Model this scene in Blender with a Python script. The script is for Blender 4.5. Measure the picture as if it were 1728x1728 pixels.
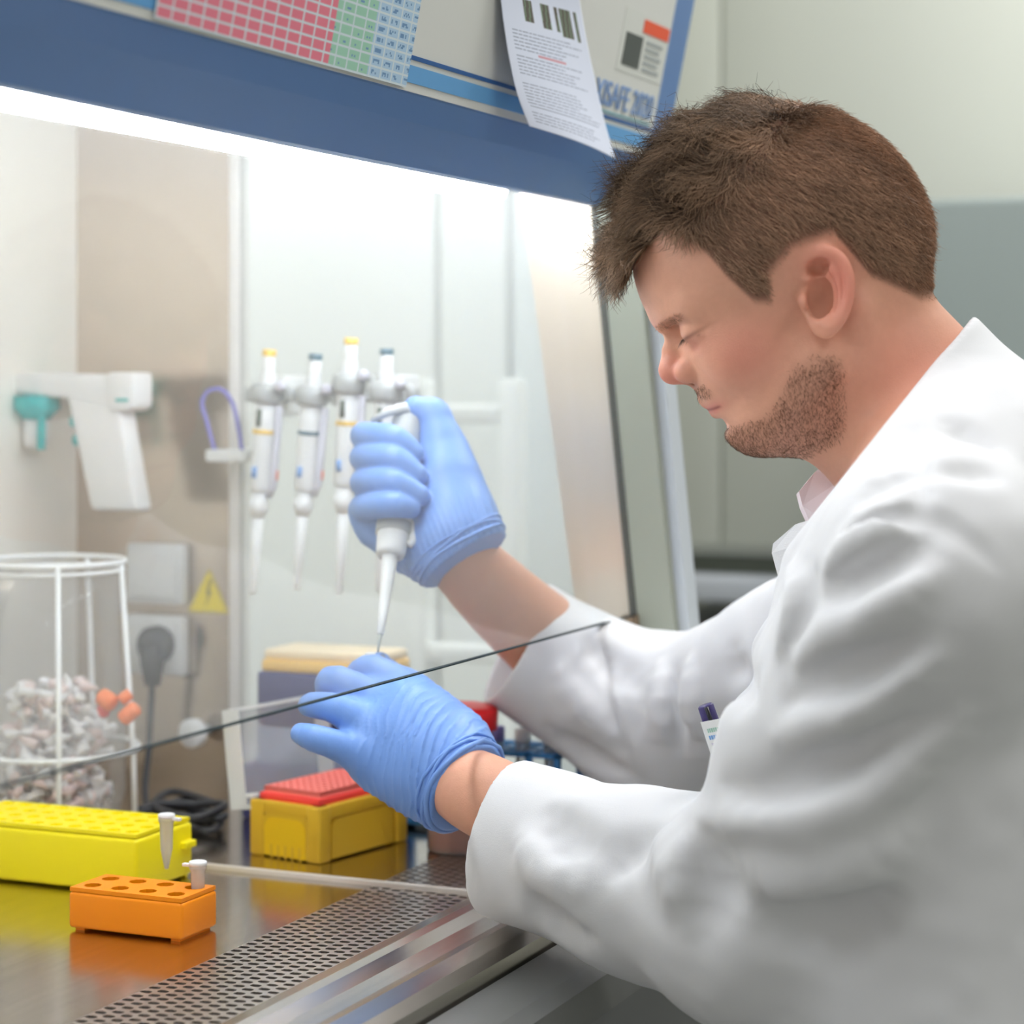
import bpy, bmesh, math, random
import numpy as np
from mathutils import Vector, Matrix

for o in list(bpy.data.objects):
    bpy.data.objects.remove(o, do_unlink=True)
random.seed(7)
RNG = np.random.default_rng(11)
SC = bpy.context.scene
COL = SC.collection

# ------------------------------------------------------------------ camera
# World: X runs along the cabinet's width (away from the camera), Y into the cabinet,
# Z up with z = 0 on the steel work surface.
FPX, HORIZON, HALF = 3743.0, 650.0, 864.0
TH = math.atan(1636.0 / FPX)
CT, ST = math.cos(TH), math.sin(TH)
CAMZ = 0.41
cam_data = bpy.data.cameras.new('camera')
cam = bpy.data.objects.new('camera', cam_data)
COL.objects.link(cam)
cam.location = (0, 0, CAMZ)
cam.rotation_euler = (math.pi / 2, 0, TH - math.pi / 2)
cam_data.sensor_width = 36.0
cam_data.lens = 36.0 * FPX / 1728.0
cam_data.shift_y = -(HALF - HORIZON) / 1728.0
cam_data.clip_start = 0.05
cam_data.dof.use_dof = True
cam_data.dof.focus_distance = 1.60
cam_data.dof.aperture_fstop = 4.6
SC.camera = cam

# ------------------------------------------------------------------ light and exposure
SC.view_settings.view_transform = 'Standard'
SC.view_settings.look = 'None'
SC.view_settings.gamma = 1.0
SC.view_settings.use_curve_mapping = False
SC.view_settings.exposure = 0.06
if hasattr(SC, 'cycles'):
    SC.cycles.max_bounces = 9
    SC.cycles.diffuse_bounces = 4
    SC.cycles.glossy_bounces = 4
    SC.cycles.transmission_bounces = 4
    SC.cycles.transparent_max_bounces = 10
world = bpy.data.worlds.new('world')
SC.world = world
world.use_nodes = True
bg = world.node_tree.nodes['Background']
bg.inputs['Color'].default_value = (1.0, 0.985, 0.96, 1)
bg.inputs['Strength'].default_value = 0.52
TUBE_STRENGTH = 31.0


def area(name, loc, size, power, rot=(0, 0, 0), size_y=None, color=(1, 1, 1)):
    l = bpy.data.lights.new(name, 'AREA')
    l.shape = 'RECTANGLE'
    l.size = size
    l.size_y = size_y or size
    l.energy = power
    l.color = color
    o = bpy.data.objects.new(name, l)
    COL.objects.link(o)
    o.location = loc
    o.rotation_euler = rot
    return o


# ------------------------------------------------------------------ projections used for placing things
def P(u, v, d):
    """world point seen at pixel (u, v) of the photograph at depth d metres"""
    r = (u - HALF) / FPX * d
    return np.array([d * CT + r * ST, d * ST - r * CT, CAMZ - (v - HORIZON) / FPX * d])


def PX(u, v, X):
    """point on the plane x = X"""
    t = (u - HALF) / FPX
    Y = X * (ST - t * CT) / (CT + t * ST)
    d = X * CT + Y * ST
    return np.array([X, Y, CAMZ - (v - HORIZON) / FPX * d])


def PZ(u, v, z=0.0):
    d = (CAMZ - z) * FPX / (v - HORIZON)
    return P(u, v, d)


# ------------------------------------------------------------------ materials
def lin(c):
    return tuple(((x / 255.0) / 12.92 if x <= 10 else (((x / 255.0) + 0.055) / 1.055) ** 2.4) for x in c)


def S(r, g, b):
    return lin((r, g, b))


def mat(name, color, rough=0.5, metal=0.0, spec=0.5, noise=0.0, nscale=8.0, bump=0.0, bscale=200.0,
        trans=0.0, alpha=1.0, sss=0.0, emit=None, estr=0.0, ior=1.45, attr=None, aniso=None, coat=0.0, bdetail=3.0):
    m = bpy.data.materials.new(name)
    m.use_nodes = True
    nt = m.node_tree
    b = nt.nodes['Principled BSDF']
    b.inputs['Base Color'].default_value = (*color, 1)
    b.inputs['Roughness'].default_value = rough
    b.inputs['Metallic'].default_value = metal
    b.inputs['Specular IOR Level'].default_value = spec
    b.inputs['IOR'].default_value = ior
    b.inputs['Transmission Weight'].default_value = trans
    b.inputs['Alpha'].default_value = alpha
    b.inputs['Coat Weight'].default_value = coat
    if sss:
        b.inputs['Subsurface Weight'].default_value = sss
        b.inputs['Subsurface Radius'].default_value = (1.0, 0.35, 0.2)
        b.inputs['Subsurface Scale'].default_value = 0.008
    if emit:
        b.inputs['Emission Color'].default_value = (*emit, 1)
        b.inputs['Emission Strength'].default_value = estr
    tc = nt.nodes.new('ShaderNodeTexCoord')
    src = None
    if attr:
        a = nt.nodes.new('ShaderNodeAttribute')
        a.attribute_name = attr
        src = a.outputs['Color']
        nt.links.new(src, b.inputs['Base Color'])
    if noise:
        n = nt.nodes.new('ShaderNodeTexNoise')
        n.inputs['Scale'].default_value = nscale
        n.inputs['Detail'].default_value = 4
        nt.links.new(tc.outputs['Object'], n.inputs['Vector'])
        if aniso:
            mp = nt.nodes.new('ShaderNodeMapping')
            mp.inputs['Scale'].default_value = aniso
            nt.links.new(tc.outputs['Object'], mp.inputs['Vector'])
            nt.links.new(mp.outputs['Vector'], n.inputs['Vector'])
        mr = nt.nodes.new('ShaderNodeMapRange')
        mr.inputs['From Min'].default_value = 0.3
        mr.inputs['From Max'].default_value = 0.7
        mr.inputs['To Min'].default_value = 1.0 - noise
        mr.inputs['To Max'].default_value = 1.0 + noise
        nt.links.new(n.outputs['Fac'], mr.inputs['Value'])
        mx = nt.nodes.new('ShaderNodeMix')
        mx.data_type = 'RGBA'
        mx.blend_type = 'MULTIPLY'
        mx.inputs['Factor'].default_value = 1.0
        if src is not None:
            nt.links.new(src, mx.inputs['A'])
        else:
            mx.inputs['A'].default_value = (*color, 1)
        nt.links.new(mr.outputs['Result'], mx.inputs['B'])
        nt.links.new(mx.outputs['Result'], b.inputs['Base Color'])
    if bump:
        n2 = nt.nodes.new('ShaderNodeTexNoise')
        n2.inputs['Scale'].default_value = bscale
        n2.inputs['Detail'].default_value = bdetail
        nt.links.new(tc.outputs['Object'], n2.inputs['Vector'])
        bp = nt.nodes.new('ShaderNodeBump')
        bp.inputs['Strength'].default_value = bump
        bp.inputs['Distance'].default_value = 0.002
        nt.links.new(n2.outputs['Fac'], bp.inputs['Height'])
        nt.links.new(bp.outputs['Normal'], b.inputs['Normal'])
    return m


def clear_mat(name, tint, gloss=0.08, haze=0.0, hcol=(1, 1, 1), rough=0.02):
    """thin clear sheet: lets light straight through, reflects a little, may be slightly milky"""
    m = bpy.data.materials.new(name)
    m.use_nodes = True
    nt = m.node_tree
    nt.nodes.remove(nt.nodes['Principled BSDF'])
    out = nt.nodes['Material Output']
    tr = nt.nodes.new('ShaderNodeBsdfTransparent')
    tr.inputs['Color'].default_value = (*tint, 1)
    gl = nt.nodes.new('ShaderNodeBsdfGlossy')
    gl.inputs['Roughness'].default_value = rough
    df = nt.nodes.new('ShaderNodeBsdfDiffuse')
    df.inputs['Color'].default_value = (*hcol, 1)
    tl = nt.nodes.new('ShaderNodeBsdfTranslucent')
    tl.inputs['Color'].default_value = (*hcol, 1)
    m0 = nt.nodes.new('ShaderNodeMixShader')
    m0.inputs['Fac'].default_value = 0.5
    nt.links.new(df.outputs[0], m0.inputs[1])
    nt.links.new(tl.outputs[0], m0.inputs[2])
    m1 = nt.nodes.new('ShaderNodeMixShader')
    m1.inputs['Fac'].default_value = haze
    nt.links.new(tr.outputs[0], m1.inputs[1])
    nt.links.new(m0.outputs[0], m1.inputs[2])
    fr = nt.nodes.new('ShaderNodeFresnel')
    fr.inputs['IOR'].default_value = 1.3
    mu = nt.nodes.new('ShaderNodeMath')
    mu.operation = 'MULTIPLY'
    mu.inputs[1].default_value = gloss * 10
    mu.use_clamp = True
    nt.links.new(fr.outputs[0], mu.inputs[0])
    m2 = nt.nodes.new('ShaderNodeMixShader')
    nt.links.new(mu.outputs[0], m2.inputs['Fac'])
    nt.links.new(m1.outputs[0], m2.inputs[1])
    nt.links.new(gl.outputs[0], m2.inputs[2])
    nt.links.new(m2.outputs[0], out.inputs['Surface'])
    return m


# ------------------------------------------------------------------ objects
LOCS = {}


def thing(name, label, cat, loc=(0, 0, 0), group=None):
    o = bpy.data.objects.new(name, None)
    COL.objects.link(o)
    o.empty_display_size = 0.03
    o.location = tuple(float(x) for x in loc)
    o['label'] = label
    o['category'] = cat
    if group:
        o['group'] = group
    LOCS[o.name] = np.array(loc, float)
    return o


def raw_mesh(name, verts, faces, smooth=False, mats=(), midx=None):
    me = bpy.data.meshes.new(name)
    me.from_pydata([tuple(map(float, v)) for v in verts], [], [tuple(int(i) for i in f) for f in faces])
    for m in mats:
        me.materials.append(m)
    if midx is not None:
        me.polygons.foreach_set('material_index', np.asarray(midx, dtype=np.int32))
    if smooth:
        me.polygons.foreach_set('use_smooth', np.ones(len(me.polygons), dtype=bool))
    me.update()
    return me


def link(name, me, parent=None, label=None, cat=None, group=None, kind=None, base=None):
    """mesh in world coordinates; its origin goes to the parent's place or to its own base"""
    o = bpy.data.objects.new(name, me)
    COL.objects.link(o)
    if parent is not None:
        root = parent
        off = np.zeros(3)
        while root is not None:
            off += np.array(root.location)
            root = root.parent
        me.transform(Matrix.Translation(Vector(-off)))
        o.parent = parent
    else:
        co = np.empty(len(me.vertices) * 3)
        me.vertices.foreach_get('co', co)
        co = co.reshape(-1, 3)
        c = (co.min(0) + co.max(0)) / 2
        c[2] = co[:, 2].min()
        if kind == 'structure':
            c = np.zeros(3)
        me.transform(Matrix.Translation(Vector(-c)))
        o.location = Vector(c)
    if label:
        o['label'] = label
    if cat:
        o['category'] = cat
    if group:
        o['group'] = group
    if kind:
        o['kind'] = kind
    return o


class MB:
    """collects shapes into one mesh"""

    def __init__(self):
        self.v, self.f, self.s, self.m = [], [], [], []

    def add(self, verts, faces, smooth=False, mi=0):
        n = len(self.v)
        self.v.extend([tuple(map(float, x)) for x in verts])
        for f in faces:
            self.f.append(tuple(int(i) + n for i in f))
            self.s.append(smooth)
            self.m.append(mi)
        return self

    def box(self, lo, hi, bev=0.0, mi=0, rz=0.0, c=None, M=None):
        lo, hi = np.array(lo, float), np.array(hi, float)
        if bev <= 0:
            vs = [(x, y, z) for x in (lo[0], hi[0]) for y in (lo[1], hi[1]) for z in (lo[2], hi[2])]
            fs = [(0, 1, 3, 2), (4, 6, 7, 5), (0, 4, 5, 1), (2, 3, 7, 6), (0, 2, 6, 4), (1, 5, 7, 3)]
        else:
            bm = bmesh.new()
            bmesh.ops.create_cube(bm, size=1.0)
            for v in bm.verts:
                v.co = Vector([lo[i] + (v.co[i] + 0.5) * (hi[i] - lo[i]) for i in range(3)])
            bmesh.ops.bevel(bm, geom=list(bm.edges), offset=bev, segments=3, profile=0.5, affect='EDGES', clamp_overlap=True)
            bm.verts.ensure_lookup_table()
            vs = [tuple(v.co) for v in bm.verts]
            fs = [[v.index for v in f.verts] for f in bm.faces]
            bm.free()
        vs = np.array(vs)
        if M is not None:
            vs = vs @ np.array(M)[:3, :3].T + np.array(M)[:3, 3]
        if rz:
            cc = np.array(c if c is not None else (lo + hi) / 2)
            cs, sn = math.cos(rz), math.sin(rz)
            q = vs - cc
            vs = np.stack([q[:, 0] * cs - q[:, 1] * sn, q[:, 0] * sn + q[:, 1] * cs, q[:, 2]], 1) + cc
        self.add(vs, fs, bev > 0, mi)
        return self

    def prism(self, poly, a, b, axis=0, mi=0, smooth=False):
        """polygon in the two other axes extruded along an axis from a to b"""
        n = len(poly)
        vs = []
        for q in (a, b):
            for p in poly:
                v = [0, 0, 0]
                o = [i for i in range(3) if i != axis]
                v[axis] = q
                v[o[0]], v[o[1]] = p
                vs.append(v)
        fs = [tuple(range(n)), tuple(range(2 * n - 1, n - 1, -1))]
        fs += [(i, i + n, (i + 1) % n + n, (i + 1) % n) for i in range(n)]
        self.add(vs, fs, smooth, mi)
        return self

    def lathe(self, prof, a, b, seg=24, mi=0, smooth=True, sx=1.0, roll=None):
        """profile of (t along a..b as metres from a, radius)"""
        a, b = np.array(a, float), np.array(b, float)
        ax = (b - a) / np.linalg.norm(b - a)
        ref = np.array(roll if roll is not None else ((1, 0, 0) if abs(ax[0]) < 0.9 else (0, 1, 0)), float)
        e1 = ref - ax * ref.dot(ax)
        e1 /= np.linalg.norm(e1)
        e2 = np.cross(ax, e1)
        vs, fs = [], []
        for t, r in prof:
            for k in range(seg):
                g = 2 * math.pi * k / seg
                vs.append(a + ax * t + (e1 * math.cos(g) * sx + e2 * math.sin(g)) * max(r, 1e-5))
        for i in range(len(prof) - 1):
            for k in range(seg):
                k2 = (k + 1) % seg
                fs.append((i * seg + k, i * seg + k2, (i + 1) * seg + k2, (i + 1) * seg + k))
        fs.append(tuple(range(seg - 1, -1, -1)))
        fs.append(tuple(range((len(prof) - 1) * seg, len(prof) * seg)))
        self.add(vs, fs, smooth, mi)
        return self

    def tube(self, pts, r, seg=10, closed=False, mi=0, smooth=True):
        pts = [np.array(p, float) for p in pts]
        n = len(pts)
        vs, fs = [], []
        e1 = None
        for i in range(n):
            if closed:
                t = pts[(i + 1) % n] - pts[i - 1]
            else:
                t = pts[min(i + 1, n - 1)] - pts[max(i - 1, 0)]
            t = t / (np.linalg.norm(t) + 1e-12)
            if e1 is None:
                ref = np.array((0, 0, 1.0)) if abs(t[2]) < 0.9 else np.array((1.0, 0, 0))
                e1 = ref
            e1 = e1 - t * e1.dot(t)
            e1 /= np.linalg.norm(e1) + 1e-12
            e2 = np.cross(t, e1)
            rr = r[i] if hasattr(r, '__len__') else r
            for k in range(seg):
                g = 2 * math.pi * k / seg
                vs.append(pts[i] + (e1 * math.cos(g) + e2 * math.sin(g)) * rr)
        m = n if closed else n - 1
        for i in range(m):
            for k in range(seg):
                k2 = (k + 1) % seg
                j = (i + 1) % n
                fs.append((i * seg + k, i * seg + k2, j * seg + k2, j * seg + k))
        if not closed:
            fs.append(tuple(range(seg - 1, -1, -1)))
            fs.append(tuple(range((n - 1) * seg, n * seg)))
        self.add(vs, fs, smooth, mi)
        return self

    def mesh(self, name, mats):
        if not isinstance(mats, (list, tuple)):
            mats = [mats]
        me = raw_mesh(name, self.v, self.f, False, mats, self.m)
        me.polygons.foreach_set('use_smooth', np.array(self.s, dtype=bool))
        bm = bmesh.new()
        bm.from_mesh(me)
        bmesh.ops.recalc_face_normals(bm, faces=bm.faces)
        bm.to_mesh(me)
        bm.free()
        me.update()
        return me

    def build(self, name, mats, parent=None, **kw):
        return link(name, self.mesh(name, mats), parent, **kw)


def spline(pts, n=12):
    """Catmull-Rom through the points"""
    pts = [np.array(p, float) for p in pts]
    q = [2 * pts[0] - pts[1]] + pts + [2 * pts[-1] - pts[-2]]
    out = []
    for i in range(1, len(q) - 2):
        for k in range(n):
            t = k / n
            a, b, c, d = q[i - 1], q[i], q[i + 1], q[i + 2]
            out.append(0.5 * (2 * b + (c - a) * t + (2 * a - 5 * b + 4 * c - d) * t * t + (3 * b - a - 3 * c + d) * t ** 3))
    out.append(pts[-1])
    return out


# ------------------------------------------------------------------ distance-field modelling (bodies, cloth, gloves)
def ell(Q, c, r, R=None):
    q = Q - np.array(c, Q.dtype)
    if R is not None:
        q = q @ np.array(R, Q.dtype)
    r = np.array(r, Q.dtype)
    k0 = np.sqrt(((q / r) ** 2).sum(1))
    k1 = np.sqrt(((q / (r * r)) ** 2).sum(1)) + 1e-9
    return k0 * (k0 - 1) / k1


def cap(Q, a, b, ra, rb):
    a, b = np.array(a, Q.dtype), np.array(b, Q.dtype)
    pa, ba = Q - a, b - a
    h = np.clip(pa @ ba / (ba @ ba + 1e-12), 0, 1)
    return np.sqrt(((pa - h[:, None] * ba) ** 2).sum(1)) - (ra + (rb - ra) * h)


def smin(a, b, k):
    h = np.maximum(k - np.abs(a - b), 0) / k
    return np.minimum(a, b) - h * h * k * 0.25


def smax(a, b, k):
    return -smin(-a, -b, k)


def chain(Q, pts, rads, k=0.0):
    d = None
    for i in range(len(pts) - 1):
        e = cap(Q, pts[i], pts[i + 1], rads[i], rads[i + 1])
        d = e if d is None else (smin(d, e, k) if k else np.minimum(d, e))
    return d


def schain(Q, pts, rads, n=3):
    """smooth tapered limb through the joints"""
    pr = spline([np.append(np.asarray(p, float), r) for p, r in zip(pts, rads)], n)
    d = None
    for a, b in zip(pr[:-1], pr[1:]):
        e = cap(Q, a[:3], b[:3], a[3], b[3])
        d = e if d is None else np.minimum(d, e)
    return d


def sdf_mesh(name, f, lo, hi, h, B=8, slack=1.5):
    lo, hi = np.array(lo, float), np.array(hi, float)
    nb = np.ceil((hi - lo) / (h * B)).astype(int)
    gi = np.stack(np.meshgrid(*[np.arange(n) for n in nb], indexing='ij'), -1).reshape(-1, 3)
    cen = lo + (gi + 0.5) * h * B
    val = f(cen.astype(np.float32))
    act = gi[np.abs(val) < B * h * 0.866 * slack + h]
    off = np.stack(np.meshgrid(*[np.arange(B + 1)] * 3, indexing='ij'), -1).reshape(-1, 3)
    dims = nb * B
    ids_all, vtx_all, fl = [], [], []
    CH = 900
    for s in range(0, len(act), CH):
        a = act[s:s + CH]
        idx = a[:, None, :] * B + off[None]
        pts = (lo + idx * h).reshape(-1, 3).astype(np.float32)
        v = f(pts).reshape(len(a), B + 1, B + 1, B + 1)
        sg = v < 0
        c8 = [(i, j, k) for i in (0, 1) for j in (0, 1) for k in (0, 1)]
        sub = [v[:, i:i + B, j:j + B, k:k + B] for i, j, k in c8]
        ssum = sum((x < 0).astype(np.int8) for x in sub)
        m = (ssum > 0) & (ssum < 8)
        if not m.any():
            continue
        w = np.nonzero(m)
        cv = np.stack([x[m] for x in sub], 1)
        base = a[w[0]] * B + np.stack(w[1:], 1)
        acc = np.zeros((len(cv), 3))
        cnt = np.zeros(len(cv))
        for p in range(8):
            for q in range(p + 1, 8):
                dd = np.abs(np.array(c8[p]) - np.array(c8[q]))
                if dd.sum() != 1:
                    continue
                va, vb = cv[:, p], cv[:, q]
                x = (va < 0) != (vb < 0)
                t = va / np.where(x, va - vb, 1)
                pos = np.array(c8[p]) + t[:, None] * (np.array(c8[q]) - np.array(c8[p]))
                acc += np.where(x[:, None], pos, 0)
                cnt += x
        vtx = lo + (base + acc / cnt[:, None]) * h
        ids_all.append((base[:, 0] * dims[1] + base[:, 1]) * dims[2] + base[:, 2])
        vtx_all.append(vtx)
        fl.append(np.stack([cv[:, 0] < 0, cv[:, 4] < 0, cv[:, 2] < 0, cv[:, 1] < 0], 1))
    ids = np.concatenate(ids_all)
    vtx = np.concatenate(vtx_all)
    fl = np.concatenate(fl)
    order = np.argsort(ids)
    ids, vtx, fl = ids[order], vtx[order], fl[order]
    st = (dims[1] * dims[2], dims[2], 1)
    faces = []
    for ax in range(3):
        b_, c_ = (ax + 1) % 3, (ax + 2) % 3
        ch = fl[:, 0] != fl[:, 1 + ax]
        src = np.nonzero(ch)[0]
        g = ids[src]
        quad = [src]
        ok = np.ones(len(src), bool)
        for dl in (st[b_], st[b_] + st[c_], st[c_]):
            t = g - dl
            j = np.searchsorted(ids, t)
            j = np.minimum(j, len(ids) - 1)
            ok &= ids[j] == t
            quad.append(j)
        q = np.stack(quad, 1)[ok]
        inside = fl[src, 0][ok]
        q[~inside] = q[~inside][:, ::-1]
        faces.append(q)
    faces = np.concatenate(faces)
    # inside at the low corner: surface faces +axis
    me = bpy.data.meshes.new(name)
    me.vertices.add(len(vtx))
    me.vertices.foreach_set('co', vtx.astype(np.float32).ravel())
    me.loops.add(len(faces) * 4)
    me.loops.foreach_set('vertex_index', faces.astype(np.int32).ravel())
    me.polygons.add(len(faces))
    me.polygons.foreach_set('loop_start', np.arange(0, len(faces) * 4, 4, dtype=np.int32))
    me.polygons.foreach_set('use_smooth', np.ones(len(faces), dtype=bool))
    me.update(calc_edges=True)
    return me, vtx, faces


def set_colors(me, cols, name='tone'):
    a = me.color_attributes.new(name, 'FLOAT_COLOR', 'POINT')
    c = np.ones((len(me.vertices), 4), np.float32)
    c[:, :3] = cols
    a.data.foreach_set('color', c.ravel())


def vnoise(Q, scale, seed=0):
    """smooth value noise in [-1, 1]"""
    q = Q * scale
    i = np.floor(q).astype(np.int64)
    f = q - i
    f = f * f * (3 - 2 * f)
    out = np.zeros(len(Q))
    for dx in (0, 1):
        for dy in (0, 1):
            for dz in (0, 1):
                hsh = (i[:, 0] + dx) * 374761393 + (i[:, 1] + dy) * 668265263 + (i[:, 2] + dz) * 2147483647 + seed * 974634777
                hsh = (hsh ^ (hsh >> 13)) * 1274126177
                hsh = (hsh ^ (hsh >> 16)) & 0xFFFF
                w = (f[:, 0] if dx else 1 - f[:, 0]) * (f[:, 1] if dy else 1 - f[:, 1]) * (f[:, 2] if dz else 1 - f[:, 2])
                out += w * (hsh / 32767.5 - 1)
    return out


def sstep(a, b, x):
    t = np.clip((x - a) / (b - a), 0, 1)
    return t * t * (3 - 2 * t)

# ------------------------------------------------------------------ large area lights (ceiling luminaires and added fill)
CZ = 1.95
area('ceiling_lamp', (1.9, 0.2, CZ - 0.03), 1.5, 9, size_y=0.5)
area('ceiling_lamp', (3.0, 0.0, CZ - 0.03), 1.0, 30, size_y=0.5)
area('ceiling_lamp', (0.6, 0.9, CZ - 0.03), 1.5, 14, size_y=0.5)
area('ceiling_lamp', (1.8, 1.95, CZ - 0.03), 1.0, 36, size_y=1.2)  # unseen lamp placed to brighten the white cupboard
area('ceiling_lamp', (0.9, -0.9, CZ - 0.03), 1.5, 15, size_y=0.5)  # unseen lamp added as fill on the coat's back and near side

# ------------------------------------------------------------------ room
M_WALL = mat('wall_paint', S(206, 208, 196), 0.8, noise=0.02, nscale=2)
M_CEIL = mat('ceiling_white', S(238, 238, 234), 0.85)
M_FLOOR = mat('floor_vinyl', S(150, 152, 150), 0.45, noise=0.06, nscale=30)
MB().box((-2.5, -2.4, -0.80), (5.4, 2.8, -0.78)).build('floor', M_FLOOR, kind='structure')
MB().box((-2.5, -2.4, CZ), (5.4, 2.8, CZ + 0.03)).build('ceiling', M_CEIL, kind='structure')
MB().box((5.3, -2.4, -0.78), (5.4, 2.8, CZ)).build('wall_far', M_WALL, kind='structure')
MB().box((-2.5, 2.7, -0.78), (5.4, 2.8, CZ)).build('wall_back', M_WALL, kind='structure')
MB().box((-2.5, -2.4, -0.78), (5.4, -2.3, CZ)).build('wall_right', M_WALL, kind='structure')

# background furniture beyond the cabinet
M_UNIT = mat('unit_grey_green', S(216, 218, 206), 0.55)
M_UNITD = mat('unit_joint_dark', S(112, 116, 104), 0.6)
M_BENCH = mat('bench_grey', S(168, 172, 172), 0.5)
M_WHITE = mat('white_lacquer', S(248, 250, 248), 0.35)
M_PALE = mat('pale_blue_white', S(226, 230, 238), 0.4)
u = thing('storage_cabinet', 'tall grey-green storage cabinet behind the man, blurred', 'cabinet', (3.5, 0.85, -0.78))
MB().box((3.3, 0.2, 0.145), (3.9, 1.32, 1.6), 0.01).build('body', M_UNIT, u)
MB().box((3.28, 0.2, 0.16), (3.3, 1.079, 1.58), 0.004).build('door', M_UNIT, u)
MB().box((3.28, 1.082, 0.16), (3.3, 1.31, 1.58), 0.004).build('door', M_UNIT, u)
MB().box((3.32, 0.2, 0.115), (3.9, 1.32, 0.145)).build('plinth', M_UNITD, u)
MB().box((3.36, 0.24, -0.78), (3.88, 1.28, 0.02), 0.01).build('base_unit', M_BENCH, u)
MB().box((3.26, 0.2, 0.075), (3.9, 1.32, 0.115), 0.006).build('worktop', M_PALE, u)
MB().box((3.34, 0.6, -0.02), (3.36, 1.03, 0.045), 0.004).build('drawer_front', M_UNITD, u)
s = thing('equipment_shelf', 'dark grey equipment shelf behind the back of the neck', 'shelf', (3.07, 0.52, -0.78))
M_DKG = mat('dark_grey_green', S(134, 143, 139), 0.6)
MB().box((2.95, 0.30, -0.78), (3.2, 0.74, 0.66), 0.01).build('body', M_DKG, s)
MB().box((2.935, 0.31, 0.40), (2.95, 0.73, 0.43), 0.004).build('shelf_edge', M_PALE, s)

# bright white cupboard seen through the cabinet's side window
w = thing('white_cupboard', 'white cupboard with shelf rails seen through the side window', 'cupboard', (2.75, 1.3, -0.78))
MB().box((2.7, 1.02, -0.78), (2.8, 1.95, 1.5), 0.01).build('body', M_WHITE, w)
MB().box((2.68, 1.285, -0.7), (2.7, 1.94, 1.45), 0.006).build('door', M_WHITE, w)
MB().box((2.68, 1.18, -0.7), (2.7, 1.277, 1.45), 0.006).build('door', mat('door_pale', S(238, 241, 238), 0.4), w)
MB().box((2.68, 1.03, -0.7), (2.7, 1.17, 1.45), 0.006).build('door', mat('door_pale_blue', S(228, 234, 235), 0.4), w)
fr = thing('white_frame_rack', 'white upright frame rack standing beyond the side window', 'rack', (2.45, 1.12, -0.78))
a0, a1 = PX(848, 640, 2.45), PX(880, 1250, 2.45)
MB().box((2.44, a1[1], -0.78), (2.47, a0[1], a0[2]), 0.004).build('post', M_WHITE, fr)
b0, b1 = PX(700, 640, 2.45), PX(725, 1250, 2.45)
MB().box((2.44, b1[1], -0.78), (2.47, b0[1], b0[2]), 0.004).build('post', M_WHITE, fr)
c0, c1 = PX(725, 683, 2.45), PX(848, 715, 2.45)
MB().box((2.44, c1[1], c1[2]), (2.47, c0[1], c0[2]), 0.004).build('rail', M_WHITE, fr)
c0, c1 = PX(725, 1085, 2.45), PX(848, 1120, 2.45)
MB().box((2.44, c1[1], c1[2]), (2.47, c0[1], c0[2]), 0.004).build('rail', M_WHITE, fr)

# ------------------------------------------------------------------ the safety cabinet
X0, X1 = 0.74, 1.92          # inner ends
YB = 1.33                    # back wall
SZ0, SZ1 = 0.20, 0.576       # sash lower edge, hood lower edge
SY0, SY1 = 0.708, 0.747      # sash plane


def sash_y(z):
    return SY0 + (SY1 - SY0) * (z - SZ0) / (SZ1 - SZ0)


M_STEEL = mat('brushed_steel', S(196, 190, 182), 0.24, 1.0, noise=0.05, nscale=3, aniso=(2, 60, 2))
M_MIRROR = mat('polished_steel', S(200, 186, 172), 0.20, 1.0, noise=0.05, nscale=2.5)
M_TRAY = mat('tray_steel', S(196, 188, 178), 0.17, 1.0, noise=0.06, nscale=4, aniso=(3, 40, 3))
M_GRILLE = mat('grille_steel', S(204, 196, 190), 0.30, 1.0)
M_VOID = mat('grille_void', S(26, 24, 22), 0.7)
M_BEIGE = mat('beige_steel', S(214, 200, 182), 0.32, 0.55)
M_FLANGE = mat('flange_grey_green', S(158, 162, 148), 0.5)
M_GAP = mat('black_gap', S(18, 26, 6), 0.5)
M_BLUE = mat('hood_blue', S(94, 132, 186), 0.38)
M_HOODW = mat('hood_white', S(222, 223, 218), 0.45)
M_STRIPE = mat('stripe_light_blue', S(104, 168, 222), 0.4)
M_STRIPED = mat('stripe_dark_blue', S(44, 96, 160), 0.4)
M_TEXT = mat('letter_blue', S(128, 160, 208), 0.5)
M_GLASS = clear_mat('sash_glass_veiled', (0.975, 0.985, 0.98), 0.012, 0.07, (1, 1, 1))  # white haze stands in for the veil of reflection on the glass
M_WIN = clear_mat('side_window_hazed', (0.975, 0.985, 0.98), 0.02, 0.12, (1, 1, 1))  # white haze mixed in to brighten the view through the pane
M_EDGE = mat('glass_edge_green', S(8, 34, 40), 0.6, spec=0.1)
M_TRIM = mat('post_white', S(244, 240, 236), 0.35)

cab = thing('safety_cabinet', 'blue and white laboratory safety cabinet with steel interior and glass sash', 'cabinet', (1.33, 1.0, -0.78))

# work trays, flat part
SEAM = 1.622
for xa, xb in ((X0, SEAM - 0.003), (SEAM + 0.003, X1)):
    t = MB().box((xa, 0.832, -0.02), (xb, YB, 0.0)).build('work_tray', M_TRAY, cab)
MB().box((SEAM - 0.0033, 0.735, -0.02), (SEAM + 0.0033, YB, 0.004), 0.0012).build('tray_joint', mat('joint_bright', S(226, 218, 208), 0.35, 0.3), cab)


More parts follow.
